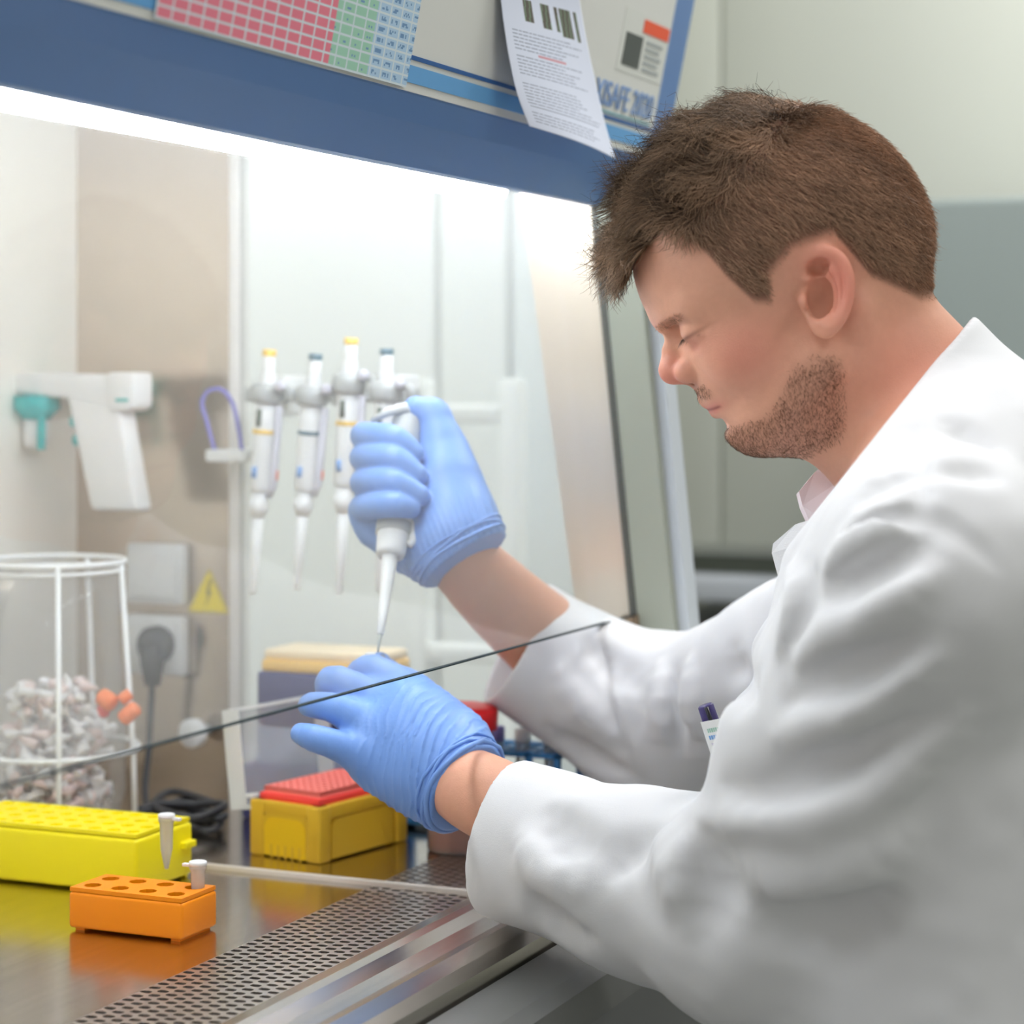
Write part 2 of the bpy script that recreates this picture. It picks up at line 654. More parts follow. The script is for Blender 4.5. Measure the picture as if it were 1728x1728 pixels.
def grille(xa, xb):
    mb = MB()
    ncol, py = 9, (0.832 - 0.742) / 9
    px = 0.0108
    for c in range(ncol):
        y0 = 0.742 + c * py
        off = px / 2 if c % 2 else 0.0
        xs = [xa]
        x = xa + (px - off if off else px)
        while x < xb - px * 0.4:
            xs.append(x)
            x += px
        xs.append(xb)
        for i in range(len(xs) - 1):
            xl, xr = xs[i], xs[i + 1]
            cx, cy = (xl + xr) / 2, y0 + py / 2
            hx, hy = (xr - xl) / 2, py / 2
            ex, ey = min(0.0030, hx * 0.6), 0.0042
            out = [(-hx, -hy), (0, -hy), (hx, -hy), (hx, 0), (hx, hy), (0, hy), (-hx, hy), (-hx, 0)]
            inn = [(-ex * .75, -ey * .85), (0, -ey), (ex * .75, -ey * .85), (ex, 0), (ex * .75, ey * .85), (0, ey), (-ex * .75, ey * .85), (-ex, 0)]
            vs = [(cx + a, cy + b, 0.0) for a, b in out] + [(cx + a, cy + b, 0.0) for a, b in inn] + [(cx + a, cy + b, -0.0025) for a, b in inn]
            fs = []
            for k in range(8):
                k2 = (k + 1) % 8
                fs.append((k, k2, 8 + k2, 8 + k))
                fs.append((8 + k, 8 + k2, 16 + k2, 16 + k))
            mb.add(vs, fs)
    return mb


for xa, xb in ((X0, SEAM - 0.003), (SEAM + 0.003, X1)):
    grille(xa, xb).build('air_grille', M_GRILLE, cab)
MB().box((X0, 0.742, -0.08), (X1, 0.832, -0.05)).build('grille_backing', M_VOID, cab)  # near-black box stands in for the shade below the slots

# rounded front lip and lower front
lip = [(0.742, 0.0), (0.732, 0.001), (0.724, 0.005), (0.716, 0.004), (0.706, -0.001), (0.690, -0.003), (0.683, 0.001), (0.668, 0.006), (0.652, 0.004),
       (0.645, -0.003), (0.642, -0.02), (0.70, -0.05), (0.742, -0.05)]
MB().prism(lip, X0 - 0.02, X1 + 0.02, 0).build('front_lip', M_STEEL, cab)
M_ARM = mat('armrest_grey', S(124, 124, 122), 0.4, 0.2)
arm = [(0.639, -0.012), (0.60, -0.016), (0.585, -0.02), (0.575, -0.04), (0.575, -0.16), (0.64, -0.16)]
MB().prism(arm, X0 - 0.04, X1 + 0.05, 0).build('armrest', M_ARM, cab)
MB().box((X0 - 0.05, 0.60, -0.42), (X1 + 0.07, YB + 0.05, -0.09), 0.01).build('lower_housing', M_HOODW, cab)
for xx in (X0 - 0.02, X1 - 0.02):
    for yy in (0.66, YB - 0.02):
        MB().box((xx, yy, -0.78), (xx + 0.06, yy + 0.06, -0.41), 0.004).build('stand_leg', M_HOODW, cab)

# back wall, panelled
M_BACK_LIT = mat('back_panel_lit', S(250, 246, 236), 0.4, 0.1)  # steel panel whitened: lamp reflections put into its colour
MB().box((X0, YB, 0.0), (X1, YB + 0.02, 0.95)).build('back_panel', M_BACK_LIT, cab)
# far side wall: steel panel, white post, window pane, slanted beige pillar
ypost0, ypost1 = PX(405, 600, X1)[1], PX(387, 600, X1)[1]
MB().box((X1, ypost1, -0.05), (X1 + 0.02, YB, 0.95)).build('side_panel', M_MIRROR, cab)
MB().box((X1 - 0.002, ypost0, 0.0), (X1 + 0.02, ypost1, 0.95), 0.002).build('window_post', M_TRIM, cab)


def pil(z):       # left edge of the slanted pillar
    a, b = PX(885, 330, X1), PX(1020, 1330, X1)
    return b[1] + (a[1] - b[1]) * (z - b[2]) / (a[2] - b[2])


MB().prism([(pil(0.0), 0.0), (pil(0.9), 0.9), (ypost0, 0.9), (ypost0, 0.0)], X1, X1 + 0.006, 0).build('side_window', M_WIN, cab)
pz = (-0.05, 0.62)
MB().prism([(sash_y(z) + 0.008, z) for z in pz] + [(pil(z), z) for z in pz[::-1]], X1 - 0.01, X1 + 0.03, 0).build('side_pillar', M_BEIGE, cab)
MB().prism([(sash_y(z) + 0.001, z) for z in (0.20, 0.62)] + [(sash_y(z) + 0.008, z) for z in (0.62, 0.20)], X1 - 0.013, X1 + 0.03, 0).build('sash_channel', M_GAP, cab)
MB().prism([(sash_y(z) - 0.0005, z) for z in (0.165, 0.20)] + [(sash_y(z) + 0.012, z) for z in (0.20, 0.165)], X1 - 0.02, X1 + 0.03, 0).build('sash_stop', mat('stop_brown', S(142, 122, 100), 0.5), cab)
MB().prism([(sash_y(z) - 0.034, z) for z in (-0.05, 0.62)] + [(sash_y(z) + 0.001, z) for z in (0.62, -0.05)], X1 - 0.012, X1 + 0.03, 0).build('side_flange', M_FLANGE, cab)
MB().prism([(sash_y(z) - 0.044, z) for z in (-0.05, 0.62)] + [(sash_y(z) - 0.034, z) for z in (0.62, -0.05)], X1 + 0.0, X1 + 0.03, 0).build('outer_trim', mat('trim_blue_grey', S(196, 202, 208), 0.5), cab)

# sliding glass sash with its dark lower edge
zt = 0.66
g = [(sash_y(SZ0), SZ0), (sash_y(zt), zt), (sash_y(zt) + 0.004, zt), (sash_y(SZ0) + 0.004, SZ0)]
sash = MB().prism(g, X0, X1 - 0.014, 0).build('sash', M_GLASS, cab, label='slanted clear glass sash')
MB().prism([(SY0 - 0.0002, SZ0 - 0.0005), (SY0 - 0.0002, SZ0 + 0.0004), (SY0 + 0.0042, SZ0 + 0.0004), (SY0 + 0.0042, SZ0 - 0.0005)], X0, X1 - 0.014, 0).build('glass_edge', M_EDGE, sash)

# interior ceiling and lamp
MB().box((X0, 0.80, 0.70), (X1, YB, 0.72)).build('interior_ceiling', M_WHITE, cab)
M_TUBE = mat('lamp_tube', (1, 1, 1), 0.4, emit=(0.93, 0.96, 1.0), estr=TUBE_STRENGTH)
MB().lathe([(0, 0.013), (1.10, 0.013)], (X0 + 0.03, 0.835, 0.592), (X1 - 0.05, 0.835, 0.592), 16).build('lamp_tube', M_TUBE, cab)
MB().box((X0, 0.80, 0.605), (X1, 0.88, 0.70), 0.003).build('lamp_housing', M_HOODW, cab)

# hood
HX0, HX1 = X0 - 0.04, 1.99
KY, KZ = 0.722, 0.6037       # crease
hy = lambda z: 0.712 - 0.20 * (z - 0.621)
HT = 1.05
hood = [(0.76, SZ1), (0.747, SZ1), (KY, KZ), (hy(0.621), 0.621), (hy(HT), HT), (YB + 0.03, HT), (YB + 0.03, 0.72), (0.80, 0.72), (0.80, 0.60), (0.76, 0.60)]
MB().prism(hood, HX0, HX1, 0).build('hood', M_BLUE, cab)


def face(z0, z1, xa, xb, out, name, m, th=0.0015, **kw):
    q = [(hy(z0) - out, z0), (hy(z1) - out, z1), (hy(z1) - out + th + 0.001, z1), (hy(z0) - out + th + 0.001, z0)]
    return MB().prism(q, xa, xb, 0).build(name, m, cab, **kw)


face(0.6225, 1.02, HX0 + 0.04, 1.94, 0.0012, 'hood_panel', M_HOODW)
face(0.6285, 0.6405, HX0 + 0.04, 1.94, 0.0020, 'hood_stripe', M_STRIPE, label='light blue stripe')
face(0.6445, 0.6475, HX0 + 0.04, 1.94, 0.0020, 'hood_stripe', M_STRIPED, label='thin dark blue stripe')
# lettering on the hood: reads from the user's side, i.e. along +X
fc = bpy.data.curves.new('letters', 'FONT')
fc.body = 'MAXISAFE 2020'
fc.size = 0.034
fc.extrude = 0.0004
tmp = bpy.data.objects.new('letters', fc)
COL.objects.link(tmp)
bpy.context.view_layer.update()
tme = bpy.data.meshes.new_from_object(tmp.evaluated_get(bpy.context.evaluated_depsgraph_get()))
bpy.data.objects.remove(tmp, do_unlink=True)
co = np.empty(len(tme.vertices) * 3)
tme.vertices.foreach_get('co', co)
co = co.reshape(-1, 3)
wid = co[:, 0].max()
LX1, LZ = 1.928, 0.655
un = np.array([0, -0.196, 0.981])
nn = np.array([0, -0.981, -0.196])
xs = 0.80
new = np.array([LX1 - (wid) * xs, hy(LZ) - 0.0022, LZ]) + co[:, :1] * xs * np.array([1, 0, 0]) + co[:, 1:2] * 0.92 * un + co[:, 2:3] * nn
tme.vertices.foreach_set('co', new.ravel())
tme.materials.clear()
tme.materials.append(M_TEXT)
tme.update()
link('hood_lettering', tme, cab, label='pale blue model lettering')

# sockets on the steel side panel
M_SOCK = mat('socket_grey', S(222, 222, 220), 0.4)
for v0, v1 in ((916, 1022), (1036, 1142)):
    a, b = PX(213, v0, X1 - 0.014), PX(308, v1, X1 - 0.014)
    so = MB().box((X1 - 0.015, b[1], b[2]), (X1, a[1], a[2]), 0.004).build('power_socket', M_SOCK, cab)
    cy, cz = (a[1] + b[1]) / 2, (a[2] + b[2]) / 2
    MB().box((X1 - 0.018, b[1] + 0.006, b[2] + 0.006), (X1 - 0.013, a[1] - 0.006, a[2] - 0.006), 0.002).build('socket_cover', M_SOCK, so)

# ================================================================== the man
# head frame (centimetres): f forward, l to his left (towards the camera), z up
HO = P(1372, 490, 1.47)
PITCH, YAW = math.radians(30), math.radians(21)
_fw = np.array([-math.sin(YAW), math.cos(YAW), 0.0])
_lf = np.array([-math.cos(YAW), -math.sin(YAW), 0.0])
HF = _fw * math.cos(PITCH) + np.array([0, 0, -math.sin(PITCH)])
HU = _fw * math.sin(PITCH) + np.array([0, 0, math.cos(PITCH)])
HR = np.stack([HF, _lf, HU], 1)          # columns: world axes of the head frame


def to_head(Q):
    return ((Q - HO.astype(Q.dtype)) @ HR.astype(Q.dtype)) * 100


def from_head(q):
    return HO + (np.asarray(q, float) / 100) @ HR.T


def rotz2(a):
    c, s = math.cos(a), math.sin(a)
    return c, s


def ear_sdf(q, cavity=False):
    """q in head cm, l already positive on the ear's own side"""
    c = np.array([0.10, 7.1, -0.30], q.dtype)
    p = q - c
    # long axis leans back at the top; the plate flares away from the skull towards its back
    A = math.radians(24)
    al = np.array([-math.sin(A), 0, math.cos(A)])
    bk = np.array([-math.cos(A), 0, -math.sin(A)])
    B = math.radians(24)
    w = bk * math.cos(B) + np.array([0, 1, 0]) * math.sin(B)
    n = np.cross(w, al)
    n = n if n[1] > 0 else -n
    x, y, z = p @ al.astype(q.dtype), p @ w.astype(q.dtype), p @ n.astype(q.dtype)
    # outline: wide upper part, narrower lobe
    yy = y / (1.0 + 0.10 * x / 3.0) - 0.05 * x
    if cavity:
        bowl = (np.sqrt(((x + 0.50) / 1.25) ** 2 + ((yy + 0.35) / 0.80) ** 2 + ((z + 0.15) / 1.15) ** 2) - 1) * 0.8
        fossa = (np.sqrt(((x - 1.40) / 0.50) ** 2 + ((yy + 0.35) / 0.62) ** 2 + ((z - 0.0) / 0.75) ** 2) - 1) * 0.6
        return np.minimum(bowl, fossa)
    k = np.sqrt((x / 2.75) ** 2 + (yy / 2.0) ** 2) + 1e-6
    dist2 = (k - 1) * 2.0
    plate = smax(dist2 + 0.12, np.abs(z + 0.16) - 0.20, 0.25)
    rim = np.sqrt((dist2 + 0.24) ** 2 + (z - 0.20) ** 2) - 0.34
    rim = smax(rim, -(yy + 1.05 + 0.35 * np.clip(x, -3, 3) * (x < 0)), 0.5)       # helix fades at the front below
    d = smin(plate, rim, 0.22)
    # antihelix ridge
    k2 = np.sqrt(((x + 0.35) / 1.95) ** 2 + ((yy - 0.10) / 1.05) ** 2) + 1e-6
    ant = np.sqrt(((k2 - 1) * 1.25) ** 2 + (z - 0.16) ** 2) - 0.27
    ant = smax(ant, -(yy + 0.15), 0.3)
    d = smin(d, ant, 0.2)
    crus = np.sqrt((x - 0.75 + 0.25 * (yy + 0.9)) ** 2 + (z - 0.12) ** 2) - 0.20
    crus = smax(crus, np.abs(yy + 0.65) - 0.75, 0.2)
    d = smin(d, crus, 0.2)
    # bowl and the scapha groove
    bowl = np.sqrt(((x + 0.45) / 1.35) ** 2 + ((yy + 0.30) / 0.82) ** 2 + ((z - 0.15) / 1.25) ** 2)
    d = smax(d, -(bowl - 1) * 0.8, 0.22)
    tri = np.sqrt(((x - 1.55) / 0.55) ** 2 + ((yy + 0.20) / 0.72) ** 2 + ((z - 0.30) / 0.6) ** 2)
    d = smax(d, -(tri - 1) * 0.5, 0.12)
    lobe = np.sqrt(((x + 2.1) / 0.9) ** 2 + ((yy + 0.15) / 0.95) ** 2 + (z / 0.42) ** 2)
    d = smin(d, (lobe - 1) * 0.42, 0.35)
    trag = np.sqrt(((x + 0.55) / 0.55) ** 2 + ((yy + 1.25) / 0.42) ** 2 + ((z - 0.35) / 0.45) ** 2)
    d = smin(d, (trag - 1) * 0.4, 0.3)
    return d


def head_cm(q):
    q = q.copy()
    al = np.abs(q[:, 1])
    s = q.copy()
    s[:, 1] = al
    d = ell(s, (0.55, 0, 5.0), (9.2, 7.55, 7.9))                        # skull
    d = smin(d, ell(s, (-3.0, 0, 2.0), (5.9, 6.6, 6.0)), 2.5)           # occiput
    d = smin(d, ell(s, (4.9, 0, 3.4), (4.95, 6.2, 5.6)), 2.0)            # forehead
    d = smin(d, ell(s, (4.6, 0, -1.6), (5.0, 5.5, 5.6)), 2.0)           # mid face
    d = smin(d, ell(s, (6.1, 3.8, -1.2), (2.3, 2.0, 2.2)), 1.8)         # cheek
    d = smin(d, cap(s, (2.2, 5.0, -4.3), (7.2, 2.2, -5.9), 1.55, 1.5), 2.2)  # jaw
    d = smin(d, cap(s, (7.5, 0, -5.4), (8.25, 0, -5.55), 1.65, 1.35), 1.6)    # chin
    d = smin(d, ell(s, (4.6, 0, -6.2), (4.2, 4.2, 2.5)), 2.2)           # under the jaw
    d = smin(d, ell(s, (8.35, 0, -2.6), (1.55, 2.7, 2.3)), 1.2)          # muzzle
    # brow, sockets, lids
    d = smin(d, cap(s, (9.05, 0.9, 3.15), (7.6, 4.5, 3.05), 0.85, 0.75), 1.2)
    d = smax(d, -ell(s, (9.8, 3.3, 1.65), (1.65, 2.1, 1.05)), 0.8)
    d = smin(d, ell(s, (7.85, 3.1, 1.62), (1.32, 1.75, 1.12)), 0.5)     # lid over the eyeball
    crease = np.abs(cap(s, (9.3, 1.9, 2.5), (7.3, 4.7, 2.25), 0.0, 0.0)) - 0.17
    d = smax(d, -crease, 0.25)
    slit = cap(s, (9.65, 1.8, 1.42), (7.6, 4.8, 1.48), 0.14, 0.12)
    d = smax(d, -slit, 0.16)
    # nose
    d = smin(d, chain(s, [(8.95, 0, 2.5), (9.98, 0, 1.35), (10.62, 0, 0.2)], [0.50, 0.64, 0.82], 0.3), 0.6)
    d = smax(d, -cap(s, (10.65, 0, 2.62), (10.65, 0.6, 2.62), 0.72, 0.5), 0.5)
    d = smin(d, ell(s, (10.58, 0, -0.02), (0.98, 1.0, 0.90)), 0.5)
    d = smin(d, ell(s, (9.75, 1.15, -0.45), (1.05, 0.85, 0.88)), 0.3)
    d = smin(d, cap(s, (10.3, 0, -0.6), (9.7, 0, -1.3), 0.42, 0.45), 0.5)
    d = smax(d, -ell(s, (9.95, 0.55, -1.02), (0.5, 0.30, 0.42)), 0.15)
    cr = cap(s, (8.95, 1.85, 0.3), (8.62, 2.0, -1.1), 0.02, 0.10)         # crease behind the nostril
    d = smax(d, -(cr - 0.20), 0.30)
    nl = cap(s, (8.9, 1.9, -1.0), (8.0, 2.75, -3.0), 0.05, 0.03)
    d = smax(d, -(nl - 0.06), 0.45)
    # lips
    d = smin(d, cap(s, (9.72, 0, -2.75), (8.15, 2.15, -3.35), 0.50, 0.25), 0.45)
    d = smin(d, cap(s, (9.32, 0, -3.85), (8.1, 2.0, -3.55), 0.52, 0.25), 0.45)
    ml = cap(s, (9.95, 0, -3.33), (7.95, 2.45, -3.48), 0.06, 0.05)
    d = smax(d, -(ml - 0.05), 0.16)
    d = smax(d, -ell(s, (9.75, 0, -4.75), (0.62, 1.6, 0.42)), 0.6)
    # neck (leans back to the shoulders)
    d = smin(d, cap(s, (-0.9, 0, -3.0), (-2.6, 0, -13.5), 5.2, 6.1), 2.2)
    d = smin(d, cap(s, (2.6, 0, -7.2), (0.5, 0, -14), 3.3, 4.3), 2.5)
    d = smin(d, cap(s, (-1.2, 5.6, -2.6), (1.6, 1.6, -14), 1.0, 1.3), 1.8)  # sternomastoid
    d = smin(d, ear_sdf(s), 0.35)
    d = smax(d, -ear_sdf(s, True), 0.32)
    return d


# landmarks of the body in world space
L_SH = np.array([1.258, 0.283, 0.298])
L_EL = P(1290, 1555, 1.40)
L_WR = P(787, 1326, 1.585)
R_SH = np.array([1.613, 0.372, 0.262])
R_EL = P(1130, 1230, 1.885)
R_WR = P(784, 950, 1.785)
NECK = from_head((-2.4, 0, -12.5))
CHEST = np.array([1.435, 0.300, 0.19])


def body_sdf(Q):
    d = ell(Q, CHEST, (0.165, 0.105, 0.20))
    d = smin(d, ell(Q, (1.44, 0.29, -0.04), (0.15, 0.11, 0.22)), 0.06)
    d = smin(d, cap(Q, NECK, L_SH, 0.05, 0.05), 0.04)
    d = smin(d, cap(Q, NECK, R_SH, 0.05, 0.05), 0.04)
    d = smin(d, schain(Q, [L_SH, L_EL, P(1080, 1480, 1.48), P(930, 1402, 1.535), P(826, 1347, 1.57), L_WR, P(730, 1285, 1.615)], [0.046, 0.040, 0.036, 0.031, 0.0298, 0.0280, 0.024]), 0.03)
    rm = P(1000, 1140, 1.875)
    d = smin(d, schain(Q, [R_SH, R_EL, rm, P(884, 1047, 1.85), R_WR, P(755, 900, 1.775)], [0.046, 0.041, 0.041, 0.0355, 0.0288, 0.024]), 0.03)
    near = np.sum((Q - HO.astype(Q.dtype)) ** 2, 1) < 0.30 ** 2
    if near.any():
        h = head_cm(to_head(Q[near])) / 100
        d[near] = smin(d[near], h.astype(d.dtype), 0.012)
    return d


# the head and neck are sampled finely, the rest more coarsely; the two overlap out of sight under the collar
CUT_N = HU * 0.95 + HF * 0.3
CUT_N /= np.linalg.norm(CUT_N)
CUT_C = from_head((-1.5, 0, -12.2))


def in_head(Q):
    pl = (Q - CUT_C.astype(Q.dtype)) @ CUT_N.astype(Q.dtype)
    return np.maximum(-pl, np.sqrt(((Q - HO.astype(Q.dtype)) ** 2).sum(1)) - 0.21)


def head_part(Q):
    return np.maximum(body_sdf(Q), in_head(Q))


def rest_part(Q):
    return np.maximum(body_sdf(Q), -(in_head(Q) + 0.004))


me, bv, bf = sdf_mesh('body', head_part, HO - np.array([0.16, 0.20, 0.20]), HO + np.array([0.16, 0.20, 0.20]), 0.0014, slack=1.6)
NHEAD = len(bv)
m2, bv2, bf2 = sdf_mesh('body_rest', rest_part, (1.05, 0.12, -0.30), (1.95, 0.90, 0.56), 0.0034, slack=1.6)
bpy.data.meshes.remove(me)
bpy.data.meshes.remove(m2)
bv = np.concatenate([bv, bv2])
bf = np.concatenate([bf, bf2 + NHEAD])
me = bpy.data.meshes.new('body')
me.vertices.add(len(bv))
me.vertices.foreach_set('co', bv.astype(np.float32).ravel())
me.loops.add(len(bf) * 4)
me.loops.foreach_set('vertex_index', bf.astype(np.int32).ravel())
me.polygons.add(len(bf))
me.polygons.foreach_set('loop_start', np.arange(0, len(bf) * 4, 4, dtype=np.int32))
me.polygons.foreach_set('use_smooth', np.ones(len(bf), dtype=bool))
me.update(calc_edges=True)
# ---- skin colours (pigment, plus painted shade in the mouth line and nostrils)
q = to_head(bv)
hd = np.arange(len(bv)) < NHEAD
base = np.array(S(220, 164, 138))
col = np.tile(base, (len(bv), 1))
mott = vnoise(bv, 140, 1) * 0.5 + vnoise(bv, 420, 2) * 0.5
col *= (1 + 0.05 * mott)[:, None]


def tint(mask, c, amt=1.0):
    global col
    m = np.clip(mask * amt, 0, 1)[:, None] * hd[:, None]
    col = col * (1 - m) + np.array(c) * m


def blob(c, r):
    return np.exp(-(((q - np.array(c)) / np.array(r)) ** 2).sum(1))


al = np.abs(q[:, 1])
qs = q.copy()
qs[:, 1] = al


def sblob(c, r):
    return np.exp(-(((qs - np.array(c)) / np.array(r)) ** 2).sum(1))


RED = S(214, 128, 112)
tint(sblob((6.3, 5.6, -1.2), (2.6, 2.2, 2.2)), RED, 0.55)
tint(blob((10.8, 0, -0.1), (1.3, 1.6, 1.2)), S(222, 126, 112), 0.75)
tint(sblob((-0.5, 8.2, 0), (2.3, 1.5, 3.2)), S(232, 140, 122), 0.8)
tint(sblob((8.2, 3.3, 0.7), (1.3, 1.9, 0.6)), S(196, 118, 104), 0.5)
tint(sblob((8.5, 3.4, 1.45), (1.6, 1.8, 0.14)), S(110, 70, 58), 0.8)
tint(sblob((-2, 5, -7), (3.5, 3, 4)), S(222, 140, 120), 0.5)
lip = sblob((9.2, 0.0, -3.45), (1.1, 2.3, 0.42))
tint(lip, S(206, 108, 108), 0.9)
tint(np.exp(-((q[:, 2] + 3.36 + 0.06 * al) / 0.10) ** 2) * sstep(2.7, 2.2, al) * sstep(7.3, 7.9, q[:, 0]), S(140, 70, 66), 0.85)  # shade between the lips painted into the skin colour
tint(sblob((9.8, 0.6, -1.0), (0.5, 0.35, 0.35)), S(120, 60, 52), 0.8)  # painted shade inside the nostrils
# stubble shadow on jaw, chin and upper lip
fz, ff = q[:, 2], q[:, 0]


def jawline(qq):
    """0..1 beard coverage in the head frame"""
    f, l, z = qq[:, 0], np.abs(qq[:, 1]), qq[:, 2]
    up = np.interp(f, [-0.5, 0.5, 1.4, 2.6, 4.0, 5.5, 6.9, 8.6, 9.5], [-6.5, -5.0, -4.2, -3.4, -3.5, -4.5, -5.3, -5.1, -4.9])
    m = sstep(0.5, -0.7, z - up)
    back = np.interp(z, [-9, -7, -4, -2], [3.4, 2.2, 1.0, 1.0])
    m = m * sstep(-0.6, 0.9, f - back)
    m = m * sstep(-9.6, -8.6, z)
    must = np.exp(-((z + 2.1) / 0.55) ** 2) * sstep(8.2, 9.0, f) * sstep(3.0, 2.2, l) * 0.55
    return np.clip(np.maximum(m, must), 0, 1)


jaw = jawline(q)
tint(jaw * (0.75 + 0.25 * mott), S(160, 114, 92), 0.5)
# scalp under the short hair
def hairmask(qq):
    f, l, z = qq[:, 0], np.abs(qq[:, 1]), qq[:, 2]
    low = np.interp(f, [-9, -7, -5.3, -3.0, -2.2, 0.5, 2.5, 3.3, 4.2, 4.9, 5.3, 6.2, 8.5, 11],
                    [-4.6, -4.6, -3.9, -0.9, 2.6, 3.1, 2.4, 0.7, 1.3, 3.4, 5.6, 8.4, 8.0, 7.6])
    low = low + np.where((f > 5.3) & (l < 4.8), -0.5 + 0.1 * l, 0)
    return sstep(-0.45, 0.55, z - low)


def softmask(qq):
    out = hairmask(qq - np.array([0, 0, 0.9]))
    return np.maximum(out, (qq[:, 2] > 7) * 1.0)


hm = hairmask(q) * (q[:, 1] != 0)
earish = sblob((-0.2, 7.9, -0.4), (2.6, 1.0, 3.3)) > 0.45
nrm = np.empty(len(bv) * 3, np.float32)
me.vertices.foreach_get('normal', nrm)
nrm = nrm.reshape(-1, 3)
tint(hm * ~(earish & (al > 7.0)), S(112, 80, 62), 0.85)
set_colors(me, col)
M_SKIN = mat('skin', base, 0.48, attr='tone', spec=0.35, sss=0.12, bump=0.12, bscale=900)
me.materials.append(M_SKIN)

man = thing('person', 'man in a white lab coat and blue gloves leaning over the cabinet, holding a pipette', 'person', (1.43, 0.30, -0.30))
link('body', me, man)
# eyeballs behind the lowered lids
M_EYE = mat('eye_white', S(226, 220, 214), 0.2)
for s_ in (1, -1):
    c = from_head((7.95, 3.1 * s_, 1.62))
    MB().lathe([(0.0115 * (1 - math.cos(a)), 0.0115 * math.sin(a)) for a in np.linspace(0.02, math.pi - 0.02, 14)], c - HF * 0.0115, c + HF * 0.0115, 20).build('eyeball', M_EYE, man)

# ---- hair: short strands, longer and curly on top
hsrc = hd & (hm > 0.35) & ~(earish & (al > 6.9)) & (q[:, 2] > -5)
ear_in = np.abs(ear_sdf(qs.astype(np.float32))) < 0.3
hsrc &= ~ear_in
hidx = np.nonzero(hsrc)[0]


def strands(name, roots, normals, length, dirs, curl, width, tone, parent, material, segs=4, label=None, phase=None):
    """tapered three-sided strands; every array is per strand"""
    n = len(roots)
    t = np.linspace(0, 1, segs + 1)
    side = np.cross(normals, dirs)
    side /= np.linalg.norm(side, axis=1, keepdims=True) + 1e-9
    ph = RNG.uniform(0, 2 * math.pi, n)
    fr = RNG.uniform(0.6, 1.4, n)
    if phase is not None:
        ph, fr = phase + ph * 0.12, 1.15 + 0.1 * (fr - 1)
    pts = np.zeros((n, segs + 1, 3))
    for i, tt in enumerate(t):
        lift = normals * (tt * (1 - 0.45 * tt))[..., None] if False else normals * (tt * (1 - 0.45 * tt))
        p = roots + (lift * 0.55 + dirs * tt) * length[:, None]
        amp = (curl * length * tt)[:, None]
        p = p + side * np.sin(ph + fr * tt * 7)[:, None] * amp + normals * (np.cos(ph * 1.7 + fr * tt * 6))[:, None] * amp * 0.7
        pts[:, i] = p
    vs = np.zeros((n, segs + 1, 3, 3))
    for i in range(segs + 1):
        w = (width * (1 - 0.8 * t[i]))[:, None]
        for k in range(3):
            g = 2 * math.pi * k / 3
            vs[:, i, k] = pts[:, i] + (side * math.cos(g) + normals * math.sin(g)) * w
    V = vs.reshape(-1, 3)
    b = (np.arange(n) * (segs + 1) * 3)[:, None]
    fs = []
    for i in range(segs):
        for k in range(3):
            k2 = (k + 1) % 3
            fs.append(b + np.array([[i * 3 + k, i * 3 + k2, (i + 1) * 3 + k2, (i + 1) * 3 + k]]))
    Fq = np.concatenate(fs)
    m = bpy.data.meshes.new(name)
    m.vertices.add(len(V))
    m.vertices.foreach_set('co', V.astype(np.float32).ravel())
    m.loops.add(len(Fq) * 4)
    m.loops.foreach_set('vertex_index', Fq.astype(np.int32).ravel())
    m.polygons.add(len(Fq))
    m.polygons.foreach_set('loop_start', np.arange(0, len(Fq) * 4, 4, dtype=np.int32))
    m.polygons.foreach_set('use_smooth', np.ones(len(Fq), dtype=bool))
    m.update(calc_edges=True)
    set_colors(m, np.repeat(tone, (segs + 1) * 3, axis=0))
    m.materials.append(material)
    if not parent:
        return m
    return link(name, m, parent, label=label)


M_HAIR = mat('hair_brown', S(70, 52, 42), 0.55, attr='tone', spec=0.35)
NS = 46000
topw = sstep(6.5, 10.5, q[hidx, 2] + 0.35 * q[hidx, 0])
pw = (1.0 + 0.6 * topw) * np.clip(0.25 + 0.75 * softmask(q[hidx]), 0, 1)
pick = RNG.choice(hidx, NS, p=pw / pw.sum())
qh = q[pick]
top = sstep(7.4, 11.2, qh[:, 2] + 0.36 * np.clip(qh[:, 0], -4, 9))
jit = RNG.normal(0, 1, (NS, 3))
nw = nrm[pick].astype(float)
front = sstep(3.0, 9.0, qh[:, 0])
# combed forward and a little up on the top; down and back on the sides
dl = np.zeros((NS, 3))
dl[:, 0] = top * (0.75 + 0.2 * front) + (1 - top) * (-0.35)
dl[:, 2] = top * (0.24 - 0.22 * front) + (1 - top) * (-0.85)
clump = np.stack([vnoise(qh, 0.75, 5 + i) for i in range(3)], 1)
dl += top[:, None] * clump * 0.75 + jit * 0.16
dw = dl @ HR.T
dw -= nw * (dw * nw).sum(1, keepdims=True) * 0.7
dw /= np.linalg.norm(dw, axis=1, keepdims=True)
length = (0.0085 + 0.001 * np.abs(jit[:, 0])) * (1 - top) + top * (0.027 + 0.004 * front) * RNG.uniform(0.65, 1.1, NS)
fade = sstep(-4.5, 1.0, qh[:, 2])
length *= (0.6 + 0.4 * fade) * (0.35 + 0.65 * softmask(qh))
tone = np.array(S(176, 140, 114))[None] * (1 - top[:, None]) + np.array(S(126, 102, 80))[None] * top[:, None]
tone = tone * np.clip(1 + 0.28 * RNG.normal(0, 1, NS) + (0.2 + 0.75 * top) * clump[:, 0], 0.18, 2.6)[:, None]
ph_ = 7.0 * vnoise(qh, 0.55, 21)
bm = bmesh.new()
